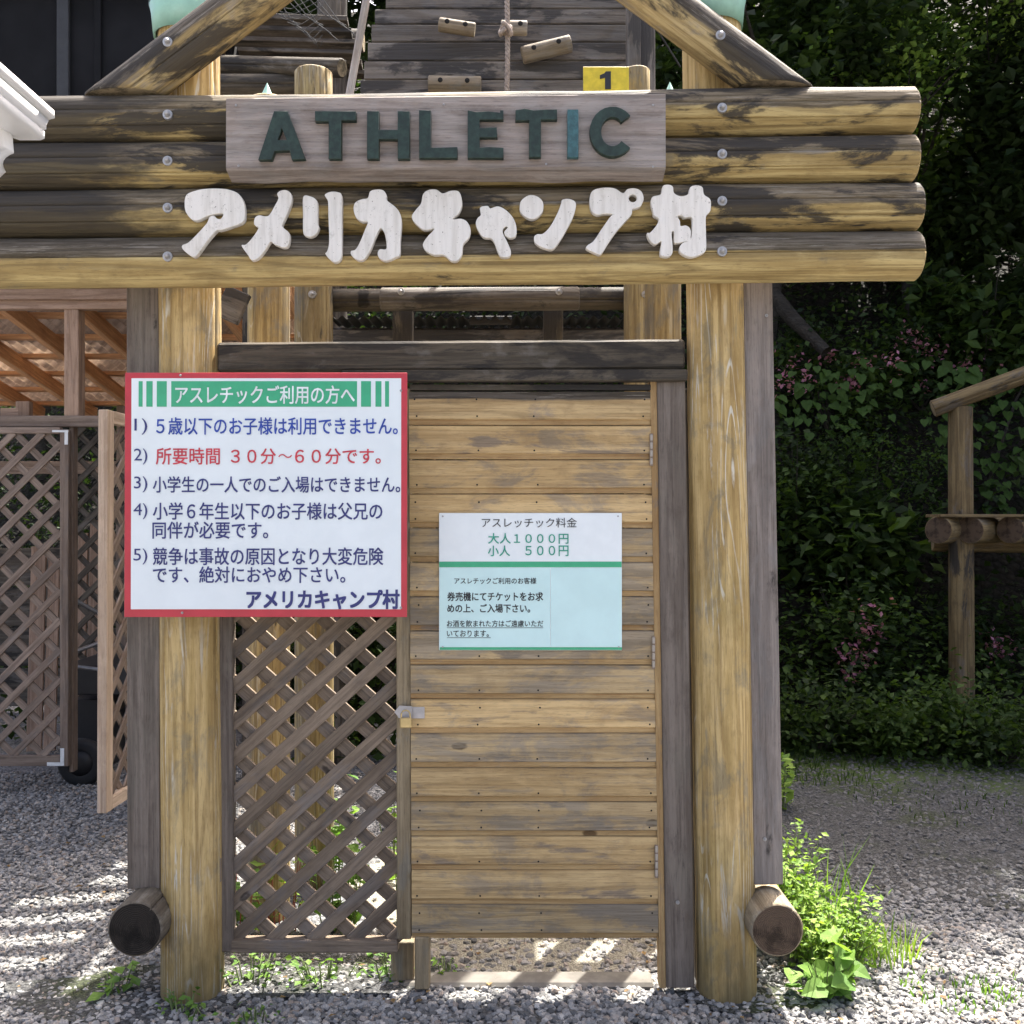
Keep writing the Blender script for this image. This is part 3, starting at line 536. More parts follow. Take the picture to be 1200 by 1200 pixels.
# ------------------------------------------------------------------ rules sign with red border
RY = -.165
rs = thing('rules_sign', 'white rules notice with red border, green heading band and blue and red Japanese text', 'sign', pt(312, 724, RY))
panel('border', 146, 436.5, 477, 723, RY, .005, 'sign_red', rs); panel('backing', 146.5, 437, 476.5, 722.5, RY+.0055, .003, 'backing', rs); panel('panel', 153.5, 443, 470, 714, RY-.0015, .004, 'sign_white', rs)
q = lambda x: 140+x/3.43; w = lambda y: 430+y/3.43; PY = RY-.0023
for a, b in ((208, 955), (77, 93), (108, 133), (150, 190), (971, 1011), (1029, 1053), (1068, 1083)): panel('green_bar', q(a), w(57), q(b), w(160), PY, .0006, 'sign_green', rs, 0)
TL = [('アスレチックご利用の方へ', 225, 75, 945, 148, 'ink_white', .012), ('1)', 60, 207, 112, 272, 'ink_navy', 0), ('５歳以下のお子様は利用できません。', 148, 203, 1118, 272, 'ink_blue', .012),
 ('2)', 58, 328, 112, 392, 'ink_navy', 0), ('所要時間', 147, 325, 403, 392, 'ink_red', .012), ('３０分', 448, 328, 628, 390, 'ink_red', .012), ('～', 638, 350, 694, 366, 'ink_red', .0), ('６０分です。', 706, 328, 1050, 390, 'ink_red', .012),
 ('3)', 58, 440, 112, 504, 'ink_navy', 0), ('小学生の一人でのご入場はできません。', 135, 440, 1128, 505, 'ink_navy', .012), ('4)', 56, 548, 112, 612, 'ink_navy', 0), ('小学６年生以下のお子様は父兄の', 135, 545, 1056, 614, 'ink_navy', .012),
 ('同伴が必要です。', 133, 622, 597, 690, 'ink_navy', .012), ('5)', 56, 730, 112, 794, 'ink_navy', 0), ('競争は事故の原因となり大変危険', 135, 726, 1060, 796, 'ink_navy', .012), ('です、絶対におやめ下さい。', 135, 802, 907, 868, 'ink_navy', .012),
 ('アメリカキャンプ村', 512, 897, 1124, 972, 'ink_navy', .035)]
for s_, a, b, c, d, m, of in TL: text_print(s_, q(a), w(b), q(c), w(d), PY-.0009, MAT[m], rs, of)
for px, py in ((212, 440), (214, 718), (470, 458), (470, 712)): bolt(px, py, RY-.001, rs, .25)

# ------------------------------------------------------------------ the boarded door
door = thing('plank_door', 'honey brown door of horizontal shiplap boards carrying the price notice', 'door', pt(625, 1100, .0))
DY = -.028
def shiplap(L, H, mat, lip):
    h = H/2; g_ = .017; prof = [(.008, h-.001), (.0, h-.004), (.0, -h+g_+.003), (.004, -h+g_), (.007, -h+g_-.001), (.007, -h+.0005), (.024, -h+.0005), (.024, h-.001)]
    bm = bmesh.new(); k = len(prof); A = [bm.verts.new((-L/2, z, -y+.012)) for (y, z) in prof]; B = [bm.verts.new((L/2, z, -y+.012)) for (y, z) in prof]
    for j in range(k):
        f = bm.faces.new((A[j], A[(j+1) % k], B[(j+1) % k], B[j])); f.material_index = 1 if j in (3, 4) else 0
    bm.faces.new(A); bm.faces.new(B[::-1]); bmesh.ops.recalc_face_normals(bm, faces=bm.faces); me = bpy.data.meshes.new('board'); bm.to_mesh(me); bm.free(); me.materials.append(mat); me.materials.append(lip); return me
# local axes of a board: X length, Y height (world z), Z towards the viewer
wood('door_board_b', (.52, .38, .20), (.41, .29, .145), (.18, .12, .065), grey=.52, greycol=(.27, .225, .165), fig=.22, streak_=.25, knots=.6, black=.36, blackcol=(.12, .10, .075), vary=.2, bump=.0018)
MAT['door_top_board'].node_tree  # stain band uses local Z -> build own orientation below
NB = 16
for i in range(NB):
    y0 = 458+i*40.15; y1 = y0+40.15; ly = (y0+y1)/2; f = (ly-458)/642
    x0 = 479+3.5*f; x1 = 764+8*f; a, b = pt(x0, ly, DY), pt(x1, ly, DY); a.y = b.y = DY+.012
    H = 40.15/ppm(DY); M = Matrix(((1, 0, 0), (0, 0, -1), (0, 1, 0))).to_4x4(); M.translation = (a+b)/2+Vector((0, R.uniform(-.0012, .0012), 0))
    M = M @ Matrix.Rotation(R.uniform(-.0012, .0012), 4, 'Z')
    mt = 'door_top_board' if i == 0 else 'door_board' if i in (0, 1, 2, 3, 9, 11, 13, 14) else 'door_board_b'
    bd = link('board', shiplap((b-a).length-.001, H-.0008, MAT[mt], MAT['door_lip']), M, door)
    # nail heads as dark pits
    if i % 1 == 0:
        for nx in (.03, .28, .52, .97):
            for ny in (.35,) if i % 3 else (.35, -.1):
                nm = 'nail_mesh'
                if nm not in bpy.data.meshes:
                    q_ = bmesh.new(); bmesh.ops.create_cone(q_, cap_ends=True, segments=8, radius1=.0032, radius2=.0028, depth=.0012); m_ = bpy.data.meshes.new(nm); q_.to_mesh(m_); q_.free(); m_.materials.append(MAT['dark_hole'])
                Lx = (b-a).length; link('nail', bpy.data.meshes[nm], M @ Matrix.Translation((-Lx/2+Lx*nx+R.uniform(-.006, .006), -H*ny+.012 if ny > 0 else H*.25, .0124)), bd)
rectp('top_strip', 480, 450.5, 763, 457, DY-.002, .03, MAT['black_beam'], door, bev=.001)
rectp('ledge', 490, 470, 510, 1090, DY+.03, .02, MAT['stile_wood'], door); rectp('ledge', 735, 470, 755, 1090, DY+.03, .02, MAT['stile_wood'], door)
for px, py in ((763.5, 527), (766, 765), (769.5, 1010)):
    h = rectp('hinge', px-2, py-19, px+2, py+19, DY-.008, .01, MAT['rust_steel'], door, bev=.001)
    for k in range(4): rectp('knuckle', px-1.6, py-18+k*9.3, px+1.6, py-10.5+k*9.3, DY-.013, .006, MAT['hinge_steel'], h, bev=.002)
# hasp
hs = rectp('hasp', 483, 828.5, 497.5, 842, DY-.003, .003, MAT['steel_plate'], door, bev=.0006)
cut_letter('hasp_strap', [[(462, 834.5), (466, 829.5), (468, 827), (483, 828), (483, 842), (467, 841.5), (465, 838)]], DY-.012, .004, MAT['steel_plate'], door, smooth=False, bev=.0006)

# ------------------------------------------------------------------ padlock
pl = thing('padlock', 'small brass padlock hanging on the hasp between lattice gate and plank door', 'padlock', pt(476, 853, -.07))
rectp('lock_body', 468.3, 841.5, 482.5, 853.5, -.072, .016, MAT['brass'], pl, bev=.003)
c = pt(475.4, 842, -.064); rr = 5.2/ppm(-.064)
arc = [(c.x-rr, c.y, c.z-.004), (c.x-rr, c.y, c.z+.010)]+[(c.x-rr*math.cos(t_), c.y, c.z+.012+rr*math.sin(t_)) for t_ in np.linspace(0, math.pi, 9)]+[(c.x+rr, c.y, c.z+.010), (c.x+rr, c.y, c.z-.004)]
link('shackle', tube_mesh(arc, .0026, MAT['brass'], 8), None, pl)

# ------------------------------------------------------------------ price notice on the door
pn = thing('price_notice', 'white and pale blue price notice with teal stripe screwed on the plank door', 'sign', pt(621, 762, DY-.006))
QY = DY-.007; q = lambda x: 480+x/3.4286; w = lambda y: 430+y/3.4286
panel('panel', q(118), w(587), q(853), w(1138), QY, .005, 'price_white', pn)
panel('teal_stripe', q(119), w(782), q(852), w(805), QY-.0006, .0006, 'sign_green', pn, 0); panel('teal_stripe', q(121), w(1126), q(853), w(1137), QY-.0006, .0006, 'sign_green', pn, 0)
panel('laminated_sheet', q(120), w(807), q(565), w(1125), QY-.0012, .0012, 'sheet_blue', pn, 0); panel('laminated_sheet', q(567), w(807), q(852), w(1124), QY-.0015, .0012, 'sheet_blue', pn, 0)
for s_, a, b, c, d, m, of in [('アスレッチック料金', 290, 606, 672, 645, 'ink_black', .0), ('大人１０００円', 316, 668, 638, 710, 'ink_teal', .012), ('小人', 315, 718, 403, 760, 'ink_teal', .012), ('５００円', 465, 718, 638, 760, 'ink_teal', .012),
   ('アスレチックご利用のお客様', 180, 847, 509, 872, 'ink_black', .012), ('券売機にてチケットをお求', 152, 905, 536, 940, 'ink_black', .02), ('めの上、ご入場下さい。', 152, 953, 484, 987, 'ink_black', .02),
   ('お酒を飲まれた方はご遠慮いただ', 150, 1018, 537, 1044, 'ink_black', .012), ('いております。', 150, 1058, 318, 1084, 'ink_black', .012)]:
    text_print(s_, q(a), w(b), q(c), w(d), QY-.002, MAT[m], pn, of)
for a, b, y in ((150, 537, 1047), (150, 326, 1087)): panel('underline', q(a), w(y), q(b), w(y+2), QY-.002, .0003, 'ink_black', pn, 0)
for px, py in ((519, 605), (724, 605), (519, 758), (725, 758)): bolt(px, py, QY-.0012, pn, .18)

# ------------------------------------------------------------------ lattice gate
def clip_line(p, d, x0, z0, x1, z1):
    t0, t1 = -1e9, 1e9
    for c, dd, lo, hi in ((p[0], d[0], x0, x1), (p[1], d[1], z0, z1)):
        if abs(dd) < 1e-9: continue
        a, b = (lo-c)/dd, (hi-c)/dd; t0 = max(t0, min(a, b)); t1 = min(t1, max(a, b))
    return (t0, t1) if t1-t0 > .03 else None
def lattice_panel(x0, z0, x1, z1, Y, ang, pitch, wid, th, mat, parent, place=None, name='slat', off=0):
    for s, yy in ((1, Y), (-1, Y+th)):
        d = (math.cos(ang), s*math.sin(ang)); nrm = (-d[1], d[0]); cx, cz = (x0+x1)/2, (z0+z1)/2; k = -60
        while k < 60:
            o = (k+off)*pitch; p = (cx+nrm[0]*o, cz+nrm[1]*o); r_ = clip_line(p, d, x0, z0, x1, z1); k += 1
            if not r_: continue
            a = Vector((p[0]+d[0]*r_[0], yy, p[1]+d[1]*r_[0])); b = Vector((p[0]+d[0]*r_[1], yy, p[1]+d[1]*r_[1]))
            up = Vector((0, -1, 0))
            if place: a, b = place(a), place(b); up = place(Vector((0, -1, 0)))-place(Vector((0, 0, 0)))
            plank(name, a, b, wid, th*.96, mat, parent, up, bev=.0012)
lg_ = thing('lattice_gate', 'brown diagonal lattice gate leaf left of the plank door below the rules sign', 'gate', pt(370, 1117, 0))
A, B = pt(262, 1106, -.01), pt(474, 440, -.01)
lattice_panel(A.x, A.z, B.x, B.z, .012, math.radians(42), 31.3/360, .0425, .013, MAT['lattice'], lg_, off=.25)
rectp('stile', 256, 437, 271.5, 1116, -.012, .045, MAT['frame_plank'], lg_, lean=1); rectp('stile', 464, 455, 481, 1101, -.02, .05, MAT['stile_wood'], lg_, lean=1)
rectp('bottom_rail', 270, 1102.5, 466, 1117, -.012, .045, MAT['lattice'], lg_); rectp('top_rail', 270, 437, 464, 452, -.012, .045, MAT['lattice'], lg_)
h = rectp('hinge', 254.5, 1006, 258.5, 1034, -.025, .012, MAT['rust_steel'], lg_, bev=.001)

# ------------------------------------------------------------------ climbing tower behind the gate
tw = thing('climbing_tower', 'dark log climbing tower frame rising behind the gateway', 'tower', (0, 1.4, 0))
def vlog(x, y, z0, z1, r, mat, parent, seed, name='post', **k):
    return log(name, (x, y, z0), (x+R.uniform(-.01, .01), y, z1), r, r*.97, MAT[mat], parent, seed=seed, cracks=(math.pi+R.uniform(-.8, .8),), rings=24, seg=28, **k)
def X(px, Y): return (px-600)/ppm(Y)
def hlog(p, q_, r, mat, parent, seed, name='rail', **k): return log(name, p, q_, r, r, MAT[mat], parent, seed=seed, cracks=(math.pi+.3,), rings=20, seg=24, **k)
pA = vlog(X(315, .65), .65, 0, pt(313, 120, .65).z, .083, 'rear_log', tw, 61); pC = vlog(X(779, .65), .65, 0, pt(783, 118, .65).z, .072, 'rear_log', tw, 62)
for px_, ytop in ((313, 97), (785, 96)):
    tp = pt(px_, ytop, .65); M = Matrix.Translation(tp); link('finial_cap', lathe([(.0005, 0), (.030, -.068), (.075, -.125), (.085, -.14), (.085, -.2)], MAT['mint_metal']), M, tw)
pB = vlog(X(369, 1.0), 1.0, 0, pt(384, 86, 1.0).z, .082, 'rear_log', tw, 63); bolt(366, 345, .915, pB, 1.1)
pD = vlog(X(748, 1.0), 1.0, 0, pt(748, 84, 1.0).z, .058, 'rear_log', tw, 64); bolt(756, 345, .94, pD)
vlog(X(389, 3.1), 3.1, 0, 5.0, .095, 'dark_log', tw, 65); vlog(X(757, 1.9), 1.9, 0, 4.4, .06, 'wall_plank', tw, 66)
vlog(X(292, 2.4), 2.4, 0, 3.4, .035, 'dark_log', tw, 67)
for (a, b, Y, yy, r, s_) in ((448, 677, .8, 351, .047, 71),):
    hl = hlog(pt(a, yy, Y), pt(b, yy-1, Y), r, 'dark_log', tw, s_, name='short_rail'); bolt(470, 342, Y-r, hl, .9); bolt(655, 342, Y-r, hl, .9)
hlog(pt(384, 352, 1.05), pt(745, 350, 1.05), .048, 'black_beam', tw, 72); hlog(pt(250, 75, 2.6), pt(400, 80, 2.2), .05, 'black_beam', tw, 73)
hlog(pt(370, 48, 3.0), pt(425, 48, 3.0), .07, 'dark_log', tw, 74); hlog(pt(250, 100, 2.4), pt(375, 100, 2.4), .06, 'black_beam', tw, 75)
for a in (472, 649): rectp('strut', a-12, 362, a+11, 404, .9, .07, MAT['black_beam'], tw)
rectp('cross_board', 258, 332, 285, 370, .5, .03, MAT['wall_plank'], tw, vert=False, lean=12)
# slanted silver pole
tag(log('leaning_pole', pt(407, 125, 1.25), pt(440, -60, 1.3), .018, .017, MAT['silver_pole'], None, seed=81, rings=16, seg=16), 'thin pale silvery pole leaning in front of the climbing wall left side', 'pole')
# corrugated wall behind
def corrugated(name, p, L, H, dirx, updir, amp, per, mat, parent):
    n = int(L/per*8); V = []; p = Vector(p); dx = Vector(dirx).normalized(); dz = Vector(updir).normalized(); nn = dx.cross(dz)
    for i in range(n+1):
        s_ = L*i/n; o_ = nn*amp*math.sin(2*math.pi*s_/per); V.append(tuple(p+dx*s_+o_)); V.append(tuple(p+dx*s_+o_+dz*H))
    return link(name, mesh_np(name, V, [(2*i, 2*i+2, 2*i+3, 2*i+1) for i in range(n)], [MAT[mat]], True), None, parent)
simple('eave_mat', (.022, .021, .02), .8); simple('wall_sheet', (.06, .05, .045), .7)
cw = thing('corrugated_screen', 'dark low corrugated screen seen through the gap above the lintel', 'screen', (.1, 1.5, 0))
a = pt(385, 384, 1.5); 
corrugated('sheet', (a.x, 1.5, 2.22), 1.5, .22, (1, 0, 0), (0, 0, 1), .008, .05, 'wall_sheet', cw)
corrugated('eave_sheet', (pt(385, 372, 1.35).x, 1.35, pt(385, 372, 1.35).z), 1.5, .3, (1, 0, 0), (0, 1, .04), .009, .05, 'eave_mat', cw)
rectp('frame_board', 385, 386, 745, 402, 1.45, .02, MAT['wall_plank'], cw); rectp('frame_board', 550, 370, 600, 380, 1.4, .02, MAT['wall_plank'], cw)

# ------------------------------------------------------------------ climbing wall
wl = thing('climbing_wall', 'grey plank climbing wall with half log footholds above the crossbeams', 'climbing wall', (.0, 1.6, 2.6))
yb_ = [135, 114, 93, 71, 49, 28, 10, -12]
for i in range(len(yb_)-1):
    y1, y0 = yb_[i], yb_[i+1]; ym = (y0+y1)/2; lf = 443-(ym)*.20 if i < 6 else 452; rt = 745-(40-ym)*.02 if i < 7 else 740
    Yw = 1.5+.0014*(112-ym)
    rectp('plank', lf, y0+.7, rt, y1-.4, Yw+R.uniform(-.004, .004), .03, MAT['wall_plank'], wl, vert=False, bev=.004)
rectp('side_post', 735, -60, 751, 125, 1.42, .07, MAT['wall_plank'], wl)
def hold(px0, px1, py, hgt, ang, parent):
    Yh = 1.5; L = (px1-px0)/ppm(Yh); r = hgt/2/ppm(Yh); c = pt((px0+px1)/2, py, Yh); d = Vector((math.cos(ang), 0, -math.sin(ang)))*L/2
    o = log('foothold', c-d, c+d, r, r, MAT['hold_log'], parent, seed=int(px0), rings=8, seg=24, cham=.004)
    for t_ in (-.55, .5):
        cc = c+d*t_+Vector((0, -r*.97, .006)); bmx = bmesh.new(); bmesh.ops.create_cone(bmx, cap_ends=True, segments=14, radius1=.0115, radius2=.0115, depth=.006); bmesh.ops.create_cone(bmx, cap_ends=True, segments=6, radius1=.006, radius2=.006, depth=.016)
        mb = bpy.data.meshes.new('hole'); bmx.transform(Matrix.Rotation(math.pi/2, 4, 'X')); bmx.to_mesh(mb); bmx.free(); mb.materials.append(MAT['dark_hole']); link('bolt_hole', mb, Matrix.Translation(cc), o)
hold(515, 556, 32, 16, math.radians(9), wl); hold(588, 617, 33, 17, math.radians(1), wl); hold(612, 669, 58, 20, math.radians(-14), wl); hold(503, 563, 100, 21, math.radians(1), wl)
# rope
rp = thing('climbing_rope', 'thick grey knotted rope hanging down the middle of the climbing wall', 'rope', pt(594, 108, 1.35))
ms = []
for k in range(3):
    P = []
    for i in range(150):
        py = -30+i*1.0; c = pt(594+.8*math.sin(py*.03), py, 1.38); a = i*.42+k*2.094; P.append((c.x+.0065*math.cos(a), c.y+.0065*math.sin(a), c.z))
    link('strand', tube_mesh(P, .0062, MAT['rope_fibre'], 6), None, rp)
c = pt(592, 36, 1.37); P = [(c.x+.022*math.cos(a*1.0)+.006*math.sin(a*2.3), c.y-.012+.018*math.sin(a), c.z+.022*math.sin(a*1.7)) for a in np.linspace(0, 11, 60)]
link('knot', tube_mesh(P, .0095, MAT['rope_fibre'], 8), None, rp)
# yellow number sign
ys = thing('number_sign', 'small yellow square sign with black number 1 behind the crossbeams', 'sign', pt(710, 108, .85))
panel('panel', 683.5, 78, 737, 125, .86, .01, 'yellow_sign', ys); cut_letter('numeral', [[(703, 88), (708, 86), (710, 83.5), (716, 83.5), (716, 104.5), (709, 104.5), (709, 91), (703, 92.5)]], .858, .002, MAT['ink_black'], ys, smooth=False, bev=.0003)
tag(link('thin_cable', tube_mesh([pt(752, 8, 2.0), pt(770, 35, 2.2), pt(797, 78, 2.5)], .006, MAT['net_cord'], 6)), 'thin grey guy cable slanting down right of the climbing wall', 'cable')

# unseen slatted deck, placed and shaped to stripe the left gravel with sunlight
dk = thing('stripe_caster_deck', 'unseen slatted deck behind the crossbeam logs left of the climbing wall, placed to cast stripes', 'deck', (-1.1, 1.8, 3.2))
for i in range(9):
    y = 1.33+i*.205; plank('slat', (-2.45, y-.16, 3.3), (-.72, y+.18, 3.3), .098, .018, MAT['dark_log'], dk, up=(0, 0, 1))
for x in (-2.38, -.76): plank('joist', (x, 1.2, 3.22), (x, 3.0, 3.22), .05, .11, MAT['dark_log'], dk, up=(1, 0, 0))
dk = thing('stripe_caster_deck', 'unseen slatted deck behind the crossbeam logs right of the climbing wall, placed to cast stripes', 'deck', (1.3, 1.8, 3.2))  # second unseen deck, added to stripe the sandy ground under the door
for i in range(4):
    y = 1.75+i*.26; plank('slat', (.35, y-.03, 3.3), (1.45, y+.03, 3.3), .075, .03, MAT['dark_log'], dk, up=(0, 0, 1))
plank('joist', (1.41, 1.7, 3.22), (1.41, 2.7, 3.22), .05, .11, MAT['dark_log'], dk, up=(1, 0, 0))
dk = thing('slatted_roof', 'slatted dark roof with thin bright gaps glimpsed behind the left brace log', 'roof', (-1.4, 2.9, 4.4))
for i in range(6):
    y = 2.55+i*.14; plank('slat', (-1.95, y-.03, 4.42), (-.95, y+.03, 4.42), .09, .03, MAT['dark_log'], dk, up=(0, 0, 1))
# loose rope net hanging under the deck
nt = thing('rope_net', 'thin grey rope net hanging in the dark behind the left brace', 'net', pt(350, 60, 1.9))
for i in range(9):
    a = pt(300+i*9, -10, 1.9); b = pt(352+i*9, 30+(i % 3)*9, 1.85); m_ = (a+b)/2+Vector((0, 0, -.03)); link('cord', tube_mesh([a, m_, b], .002, MAT['net_cord'], 5), None, nt)
    a = pt(305+i*8, 6+i*5, 1.88); b = pt(378, -8+i*7, 1.88); m_ = (a+b)/2+Vector((0, 0, -.05)); link('cord', tube_mesh([a, m_, b], .002, MAT['net_cord'], 5), None, nt)

# ------------------------------------------------------------------ dark netted cabin, upper left
CY = 2.75
cb = thing('netted_cabin', 'black netted cabin wall filling the dark upper left corner behind the logs', 'cabin', (-2.6, CY, 2.7))
a, b = pt(-80, 150, CY), pt(262, -100, CY); zm = (a.z+b.z)/2
plank('net_wall', (a.x, CY, zm), (b.x, CY, zm), b.z-a.z, .03, MAT['dark_mesh'], cb)
rectp('upright', 66, -60, 80, 118, CY-.05, .03, MAT['dark_post'], cb); rectp('upright', 110, -60, 118, 118, CY-.04, .02, MAT['dark_mesh'], cb); rectp('upright', 196, -60, 204, 118, CY-.04, .02, MAT['dark_post'], cb)
plank('cabin_roof', (a.x, CY+.8, 4.7), (b.x, CY+.8, 4.7), 1.8, .05, MAT['dark_mesh'], cb, up=(0, 0, 1)); plank('side_wall', (b.x+.02, CY+.05, 3.9), (b.x+.02, CY+1.5, 3.9), 1.5, .04, MAT['dark_mesh'], cb, up=(1, 0, 0))

# ------------------------------------------------------------------ shed on the left
sh = thing('timber_shed', 'open timber shed with corrugated roof on reddish rafters left of the gateway', 'shed', (-2.7, 2.45, 0))
HY = 2.4
rectp('header_board', -60, 338, 250, 351, HY-.03, .04, MAT['shed_wood'], sh); rectp('header_board', -60, 351.5, 250, 362, HY-.01, .06, MAT['shed_wood'], sh)
rectp('shed_post', 75, 362, 92, 488, HY, .09, MAT['shed_wood'], sh); rectp('mid_rail', -60, 487, 122, 500, HY-.02, .05, MAT['shed_lattice'], sh); rectp('shed_post', 81, 500, 86, 905, HY, .06, MAT['shed_lattice'], sh)
rectp('shed_post', 196, 352, 214, 905, HY, .09, MAT['shed_lattice'], sh)
rf = lambda y: 2.86-.17*(y-HY)
for k in range(8):
    x = -4.2+k*.42; plank('rafter', (x, HY, rf(HY)-.05), (x, 4.9, rf(4.9)-.05), .05, .1, MAT['shed_rafter'], sh, up=(0, .17, 1))
for k in range(7):
    y = HY+.15+k*.38; plank('purlin', (-4.6, y, rf(y)+.015), (-1.2, y, rf(y)+.015), .045, .03, MAT['shed_rafter'], sh, up=(0, .17, 1))
corrugated('roof_sheet', (-4.6, HY-.15, rf(HY-.15)+.045), 3.5, 2.7, (1, 0, 0), (0, 1, -.17), .015, .075, 'roof_sheet', sh)
for k in range(3): plank('back_post', (-4.2+k*1.1, 4.85, 0), (-4.2+k*1.1, 4.85, rf(4.85)), .09, .09, MAT['shed_lattice'], sh)
plank('back_rail', (-4.4, 4.8, 1.95), (-1.6, 4.8, 1.95), .1, .04, MAT['shed_lattice'], sh)
for z in (.2, .52, .84, 1.16): plank('back_board', (-4.4, 4.86, z), (-1.6, 4.86, z), .3, .02, MAT['dark_log'], sh)
for (a, b, c_, d_) in ((0, 478, 22, 488), (18, 470, 34, 488)): rectp('block', a, b, c_, d_, HY+.06, .05, MAT['shed_wood'], sh)
# closed lattice door
ld = thing('shed_lattice_door', 'closed lattice shed door at the far left edge with white corner brackets', 'door', pt(0, 897, HY-.05), 'lattice doors of the shed')
A, B = pt(-75, 885, HY-.05), pt(72, 507, HY-.05); lattice_panel(A.x, A.z, B.x, B.z, HY-.05, math.radians(45), .115, .038, .011, MAT['shed_lattice'], ld)
rectp('stile', 70, 503, 80, 898, HY-.06, .04, MAT['shed_lattice'], ld); rectp('bottom_rail', -80, 886, 70, 898, HY-.06, .04, MAT['shed_lattice'], ld); rectp('top_rail', -80, 500.5, 70, 508, HY-.06, .04, MAT['shed_lattice'], ld)
for (a, b, c_, d_) in ((61, 504, 80, 506.5), (75.5, 506.5, 79.5, 521)): rectp('corner_bracket', a, b, c_, d_, HY-.065, .003, MAT['bracket_white'], ld, bev=.0005)
for (a, b, c_, d_) in ((55, 893.5, 75, 897.5), (70.5, 877, 75, 893.5)): rectp('corner_bracket', a, b, c_, d_, HY-.065, .003, MAT['bracket_white'], ld, bev=.0005)
# open lattice door (swung toward the viewer, seen nearly edge on)
od = thing('shed_lattice_door', 'open lattice shed door standing ajar beside the rules sign with sunlight coloured into its pale frame', 'door', pt(124, 955, 1.45), 'lattice doors of the shed')
e0 = Vector((-1.905, 1.44, 0)); e1 = Vector((-1.86, 2.4, 0)); dv = (e1-e0).normalized(); nv = Vector((dv.y, -dv.x, 0))
plc = lambda v: Vector((e0.x+dv.x*v.x-nv.x*v.y, e0.y+dv.y*v.x-nv.y*v.y, v.z))
zb, zt = pt(124, 953, 1.44).z, pt(124, 480, 1.44).z
plank('stile', plc(Vector((.03, 0, zb))), plc(Vector((.03, 0, zt))), .07, .045, MAT['sunlit_frame'], od, up=nv)
plank('stile', plc(Vector((.93, 0, zb))), plc(Vector((.93, 0, zt))), .06, .045, MAT['sunlit_frame'], od, up=nv)
for z in (zb+.03, zt-.03): plank('rail', plc(Vector((.066, 0, z))), plc(Vector((.9, 0, z))), .06, .04, MAT['sunlit_frame'], od, up=nv)
lattice_panel(.06, zb+.05, .9, zt-.05, .0, math.radians(45), .115, .038, .011, MAT['shed_lattice'], od, place=plc)
# lattice screen deeper in the shed
ls = thing('inner_lattice_screen', 'dark lattice screen inside the shed behind the open door', 'screen', (-2.3, 3.3, 0))
A, B = pt(84, 830, 3.2), pt(240, 500, 3.2); lattice_panel(A.x, A.z, B.x, B.z, 3.2, math.radians(45), .11, .036, .011, MAT['dark_log'], ls)
# black cart
ct = thing('handcart', 'black metal handcart with rubber tyre parked inside the shed', 'cart', (-2.55, 2.9, 0))
rectp('tray', 70, 780, 150, 815, 2.7, .6, MAT['black_metal'], ct, vert=False, bev=.01); rectp('front_panel', 84, 820, 118, 905, 2.9, .4, MAT['black_metal'], ct)
c = pt(96, 893, 2.62); bmx = bmesh.new(); prof = [(.075, -.03), (.115, -.035), (.135, -.02), (.14, 0), (.135, .02), (.115, .035), (.075, .03)]
me = lathe(prof, MAT['black_rubber'], 28); me.transform(Matrix.Rotation(math.pi/2, 4, 'X')); wh = link('wheel', me, Matrix.Translation(c), ct)
me = lathe([(.001, -.02), (.074, -.026), (.074, .026), (.001, .02)], MAT['black_metal'], 20); me.transform(Matrix.Rotation(math.pi/2, 4, 'X')); link('rim', me, Matrix.Translation(c), wh)
for a, b in (((82, 700), (118, 720)), ((84, 765), (120, 752))): link('handle', tube_mesh([pt(*a, 2.6), pt(*b, 2.75)], .013, MAT['galv_dark'], 8), None, ct)
link('axle', tube_mesh([pt(80, 780, 2.6), pt(120, 785, 2.6)], .012, MAT['galv_dark'], 8), None, ct)
# leaning boards in the shed
for i, (px, w_) in enumerate(((108, 16), (92, 12), (40, 18), (58, 14))):
    tag(plank('leaning_board', pt(px, 880, 3.4), pt(px+6, 610+i*15, 3.7), w_/ppm(3.4), .02, MAT['shed_wood'], None, up=(0, -1, .1)), ('tall reddish board leaning in the shed beside the open lattice door', 'narrow reddish board leaning behind the black cart', 'wide reddish board leaning behind the closed lattice door', 'reddish board leaning behind the right part of the closed lattice door')[i], 'board', 'boards leaning in the shed')

# ------------------------------------------------------------------ white eave of the neighbouring hut
ev = thing('white_eave', 'white gutter corner and eave of a hut poking in at the left edge', 'eave', pt(0, 200, -1.0))
def prism(name, loop, Yb, depth, mat, parent):
    o = cut_letter(name, [loop], Yb, depth, MAT[mat], parent, smooth=False, bev=.003); o.matrix_basis = Matrix.Translation((0, -depth, 0)) @ o.matrix_basis; return o
prism('fascia', [(-160, 122), (-20, 122), (4, 124), (40, 126), (64, 130), (65, 139), (58, 141), (-160, 141)], -.9, 1.5, 'white_pvc', ev)
prism('gutter', [(-60, 141.5), (58, 141.5), (55, 147), (55, 152), (50, 154), (-60, 154)], -.905, 1.4, 'white_pvc', ev)
prism('soffit', [(-60, 154.5), (53, 154.5), (53, 163), (48, 165), (24, 165), (12, 161), (-60, 161)], -.91, 1.3, 'white_pvc', ev)
link('downpipe', tube_mesh([pt(-40, 150, -.95), pt(-12, 148, -.95), pt(0, 155, -.95), pt(1, 175, -.95), pt(-6, 192, -.95), pt(-30, 215, -.95), pt(-45, 260, -.95), pt(-45, 420, -.95)], [14/ppm(-.95)]*8, MAT['white_pvc'], 20), None, ev)

